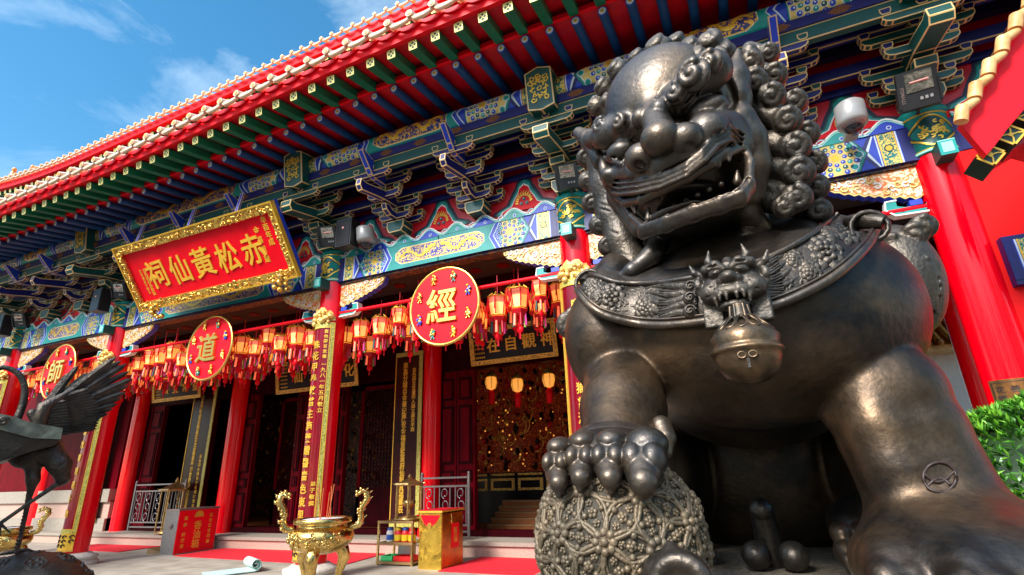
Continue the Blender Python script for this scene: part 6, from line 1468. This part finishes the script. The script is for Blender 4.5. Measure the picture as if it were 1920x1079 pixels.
m = MB(); t2 = [pp(112, 825, D-.03), pp(60, 823, D-.03), pp(0, 807, D-.03), pp(-150, 786, D-.03)]; b2 = [pp(100, 836, D-.05), pp(60, 846, D-.05), pp(0, 866, D-.05), pp(-150, 900, D-.05)]
vs = t2+b2+[p-cn*.45 for p in t2]+[p-cn*.45 for p in b2]; m.add(vs, fs, 'bronzedark'); m.tube([pp(6, 790, D+.02)+.03*(ca*math.cos(t)*(1-t/14)+cbv*math.sin(t)*(1-t/14)) for t in [j*.6 for j in range(16)]], .011, 'bronzedark', 6); m.build('roof_underside', o)
m = MB(); q = pp(-120, 900, D); m.tube([(q[0], q[1], 0), (q[0], q[1], q[2]+.1)], .2, 'bronzedark', 14); m.build('body', o)
# ================= right side =================
mat('redannex', (.86, .008, .008), .5, var=.05, scale=2, spec=.15)
o = thing('side_gate', 'bright red side gate with a tiled gable roof at the right edge', 'gate', (4.5, 6.9, 0))
m = MB(); m.box((2.78, 7.25, 0), (8.5, 7.4, 5.6), 'redannex'); m.build('red_wall', o)
m = MB(); m.box((2.84, 7.13, 3.26), (7, 7.25, 3.82), 'navy'); q = beam_pattern(4.2, .46, 'dragonblue', 1.0); m.build('painted_beam', o); clip_build(q, 'painted_panel', o, F((2.84, 7.126, 3.31)), 4.2, .46)
TLn = [at(1800, 232, 5.5), at(1832, 176, 5.5), at(1862, 118, 5.5), at(1892, 60, 5.5), at(1925, 20, 5.5), at(1990, -70, 5.5)]; BLn = [at(1850, 290, 5.5), at(1866, 272, 5.5), at(1890, 240, 5.5), at(1920, 205, 5.5), at(1950, 170, 5.5), at(2050, 60, 5.5)]
m = MB(); n = 6; vs = TLn+BLn+[p+np.array([0, .09, 0]) for p in TLn]+[p+np.array([0, .09, 0]) for p in BLn]
m.add(vs, [(i, n+i, n+i+1, i+1) for i in range(n-1)]+[(2*n+i, 2*n+i+1, 3*n+i+1, 3*n+i) for i in range(n-1)]+[(n+i, 3*n+i, 3*n+i+1, n+i+1) for i in range(n-1)]+[(0, 2*n, 3*n, n)], 'redbright'); m.build('verge_board', o)
m = MB(); vs = TLn+[p+np.array([0, .3, 0]) for p in TLn]; m.add(vs, [(i, n+i, n+i+1, i+1) for i in range(n-1)], 'tileor'); vs = [p+np.array([0, .02, .06]) for p in TLn]+[p+np.array([0, .3, .06]) for p in TLn]; m.add(vs, [(i, n+i, n+i+1, i+1) for i in range(n-1)], 'tileor')
m.build('roof_slope', o)
m = MB(); u = (TLn[4]-TLn[0]); L = np.linalg.norm(u); u /= L; k = 5
for i in range(k+2):
    p = TLn[0]+u*L*i/k; m.tube([p+np.array([-.09, -.14, .03]), p+u*.02+np.array([0, .4, .10])], .050, 'tile2', 12) if 'tile2' in MATS else None
mat('tile2', (.82, .52, .22), .5, var=.25, scale=7, bump=.5, col2=(.55, .24, .06))
m = MB(); up_n = np.cross(u, [0, 1, 0]); up_n = up_n if up_n[2] > 0 else -up_n
for i in range(k+3):
    p = TLn[0]+u*L*i/k; a_ = p-up_n*.0+np.array([0, -.10, 0]); m.tube([a_-u*.05-up_n*.0, a_+u*.10+up_n*.05], .055, 'tile2', 12); m.tube([a_+u*.09+up_n*.03, a_+u*.20-up_n*.02], [.05, .035], 'tile2', 10)
m.build('verge_tiles', o)
for i in range(4):
    p = at(1857+38*i, 291-38*i, 5.62); s_ = .085; T = F(p, (.72, 0, .70), (-.70, 0, .72), (0, -1, 0)); m = MB(); m.box((-s_, -s_, -.3), (s_, s_, 0), 'greendk', T=T)
    for k_ in (-1, 1): m.rect(-s_, k_*(s_-.009)-.009, s_, k_*(s_-.009)+.009, T, 0, .008, 'goldpaint'); m.rect(k_*(s_-.009)-.009, -s_, k_*(s_-.009)+.009, s_, T, 0, .008, 'goldpaint')
    m.disc(0, 0, .02, T, 0, .008, 'goldpaint', 10)
    for q_ in range(4): a = q_*math.pi/2+.785; m.strip([(0, 0), (.045*math.cos(a)+.012, .045*math.sin(a)), (.095*math.cos(a), .095*math.sin(a))], .012, T, 0, .007, 'goldpaint')
    m.build('rafter_end', o)
m = MB(); m.prism([(p[0], p[2]) for p in (at(1862, 300, 5.7), at(1925, 228, 5.7), at(2080, 60, 5.7), at(2080, 300, 5.7), at(1925, 262, 5.7))], F((0, 5.75, 0), (1, 0, 0), (0, 0, 1), (0, -1, 0)), -.3, 0, 'redboard'); m.build('gable_underside', o)
# plaque bent round the right column
o = thing('bronze_plaque', 'engraved bronze plaque with Chinese text fixed low on the right red column', 'plaque', (2.6, 7.15, 1.7)); T = Cyl((2.6, 7.4, 0), .25, -math.pi/2+.05)
m = MB(); m.rect(-.27, 1.45, .33, 2.28, T, 0, .03, 'bronzeplaque', 12, 1); m.build('plate', o); m = MB()
for s_ in (-.25, .31): m.rect(s_-.004, 1.5, s_+.004, 2.25, T, .03, .034, 'engraved')
for v in (1.48, 2.25): m.rect(-.25, v-.004, .31, v+.004, T, .03, .034, 'engraved', 8, 1)
for k_, s_ in enumerate(('赤松黃仙祠重建碑記', '嗇色園普宜壇立石', '公元一九七三年建', '善信捐款芳名列後', '花岡石柱一對敬獻')): column_text(m, s_, .25-.11*k_, 1.5, 2.22, .075, T, .03, .034, 'engraved')
m.build('lettering', o)
# distant white building behind the hall end
o = thing('white_pavilion', 'distant white wall with orange tiled roof seen between the lion and the red column', 'building', (9, 21, 0)); m = MB(); m.box((3.5, 20, 0), (16, 24, 4.6), 'whitewall'); m.build('wall', o)
m = MB(); m.box((3.0, 19.2, 4.55), (16, 20, 4.8), 'tile2'); 
m.add([(3, 19.1, 4.7), (16, 19.1, 4.7), (16, 22.5, 7.5), (3, 22.5, 7.5)], [(0, 1, 2, 3)], 'tileor')
for i in range(44): x = 3.0+.30*i; m.tube([(x, 19.05, 4.78), (x, 22.4, 7.56)], .085, 'tileor', 8); 
for i in range(60): m.ell((3+.3*(i % 44), 19.05, 4.78), .10, 'tileor', 8, 6)
m.build('roof', o)
# hedge
o = thing('shrub', 'glossy bright green shrub at the lower right beside the lion leg', 'shrub', (1.7, 4.1, 0)); rnd = random.Random(44)
leaf = MB(); br = MB()
def lump(x, y, z):   # outline of the clipped shrub
    return ((x-2.0)/1.15)**2+((y-4.3)/.75)**2+(max(0, z-.9)/(.86))**2+(max(0, .9-z)/1.6)**2
LV = []; n = 0
while n < 7600:
    th, ph = rnd.uniform(0, 6.283), rnd.uniform(-1.1, 1.5); rr = rnd.uniform(.80, 1.0)**.5
    x = 2.0+1.15*rr*math.cos(th)*math.cos(ph); y = 4.3+.75*rr*math.sin(th)*math.cos(ph); z = .9+.86*rr*math.sin(ph)+.06*math.sin(x*9)*math.cos(y*8)
    if y > 4.6 and z < 1.0: continue
    if math.sin(x*14+z*9)*math.sin(y*12-z*15) > .62: continue
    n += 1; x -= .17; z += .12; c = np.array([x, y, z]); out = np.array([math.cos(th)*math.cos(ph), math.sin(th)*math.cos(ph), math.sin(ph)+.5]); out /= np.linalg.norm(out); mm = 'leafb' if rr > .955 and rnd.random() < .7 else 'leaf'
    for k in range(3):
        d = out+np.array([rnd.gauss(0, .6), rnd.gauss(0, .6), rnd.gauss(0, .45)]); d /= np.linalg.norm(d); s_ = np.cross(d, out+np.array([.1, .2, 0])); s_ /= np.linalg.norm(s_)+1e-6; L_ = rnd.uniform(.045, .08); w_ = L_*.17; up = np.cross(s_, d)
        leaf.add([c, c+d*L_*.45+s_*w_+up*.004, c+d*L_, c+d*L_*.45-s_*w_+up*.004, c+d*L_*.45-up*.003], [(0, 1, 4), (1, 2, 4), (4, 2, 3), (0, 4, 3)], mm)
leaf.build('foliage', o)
for i in range(70):
    a = rnd.uniform(0, 6.3); r_ = rnd.uniform(.2, .95); br.tube([(2.0+.2*math.cos(a), 4.3+.15*math.sin(a), 0), (2.0+.7*r_*math.cos(a), 4.3+.5*r_*math.sin(a), .8), (2.0+1.05*r_*math.cos(a), 4.3+.68*r_*math.sin(a), 1.55*(1-.3*r_))], [.02, .012, .005], 'twig', 5)
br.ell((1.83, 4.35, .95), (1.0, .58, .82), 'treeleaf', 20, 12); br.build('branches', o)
m = MB(); m.box((.7, 3.75, 0), (3.3, 5.0, .45), 'stone'); tag(m.build('planter'), 'stone planter holding the green shrub', 'planter')
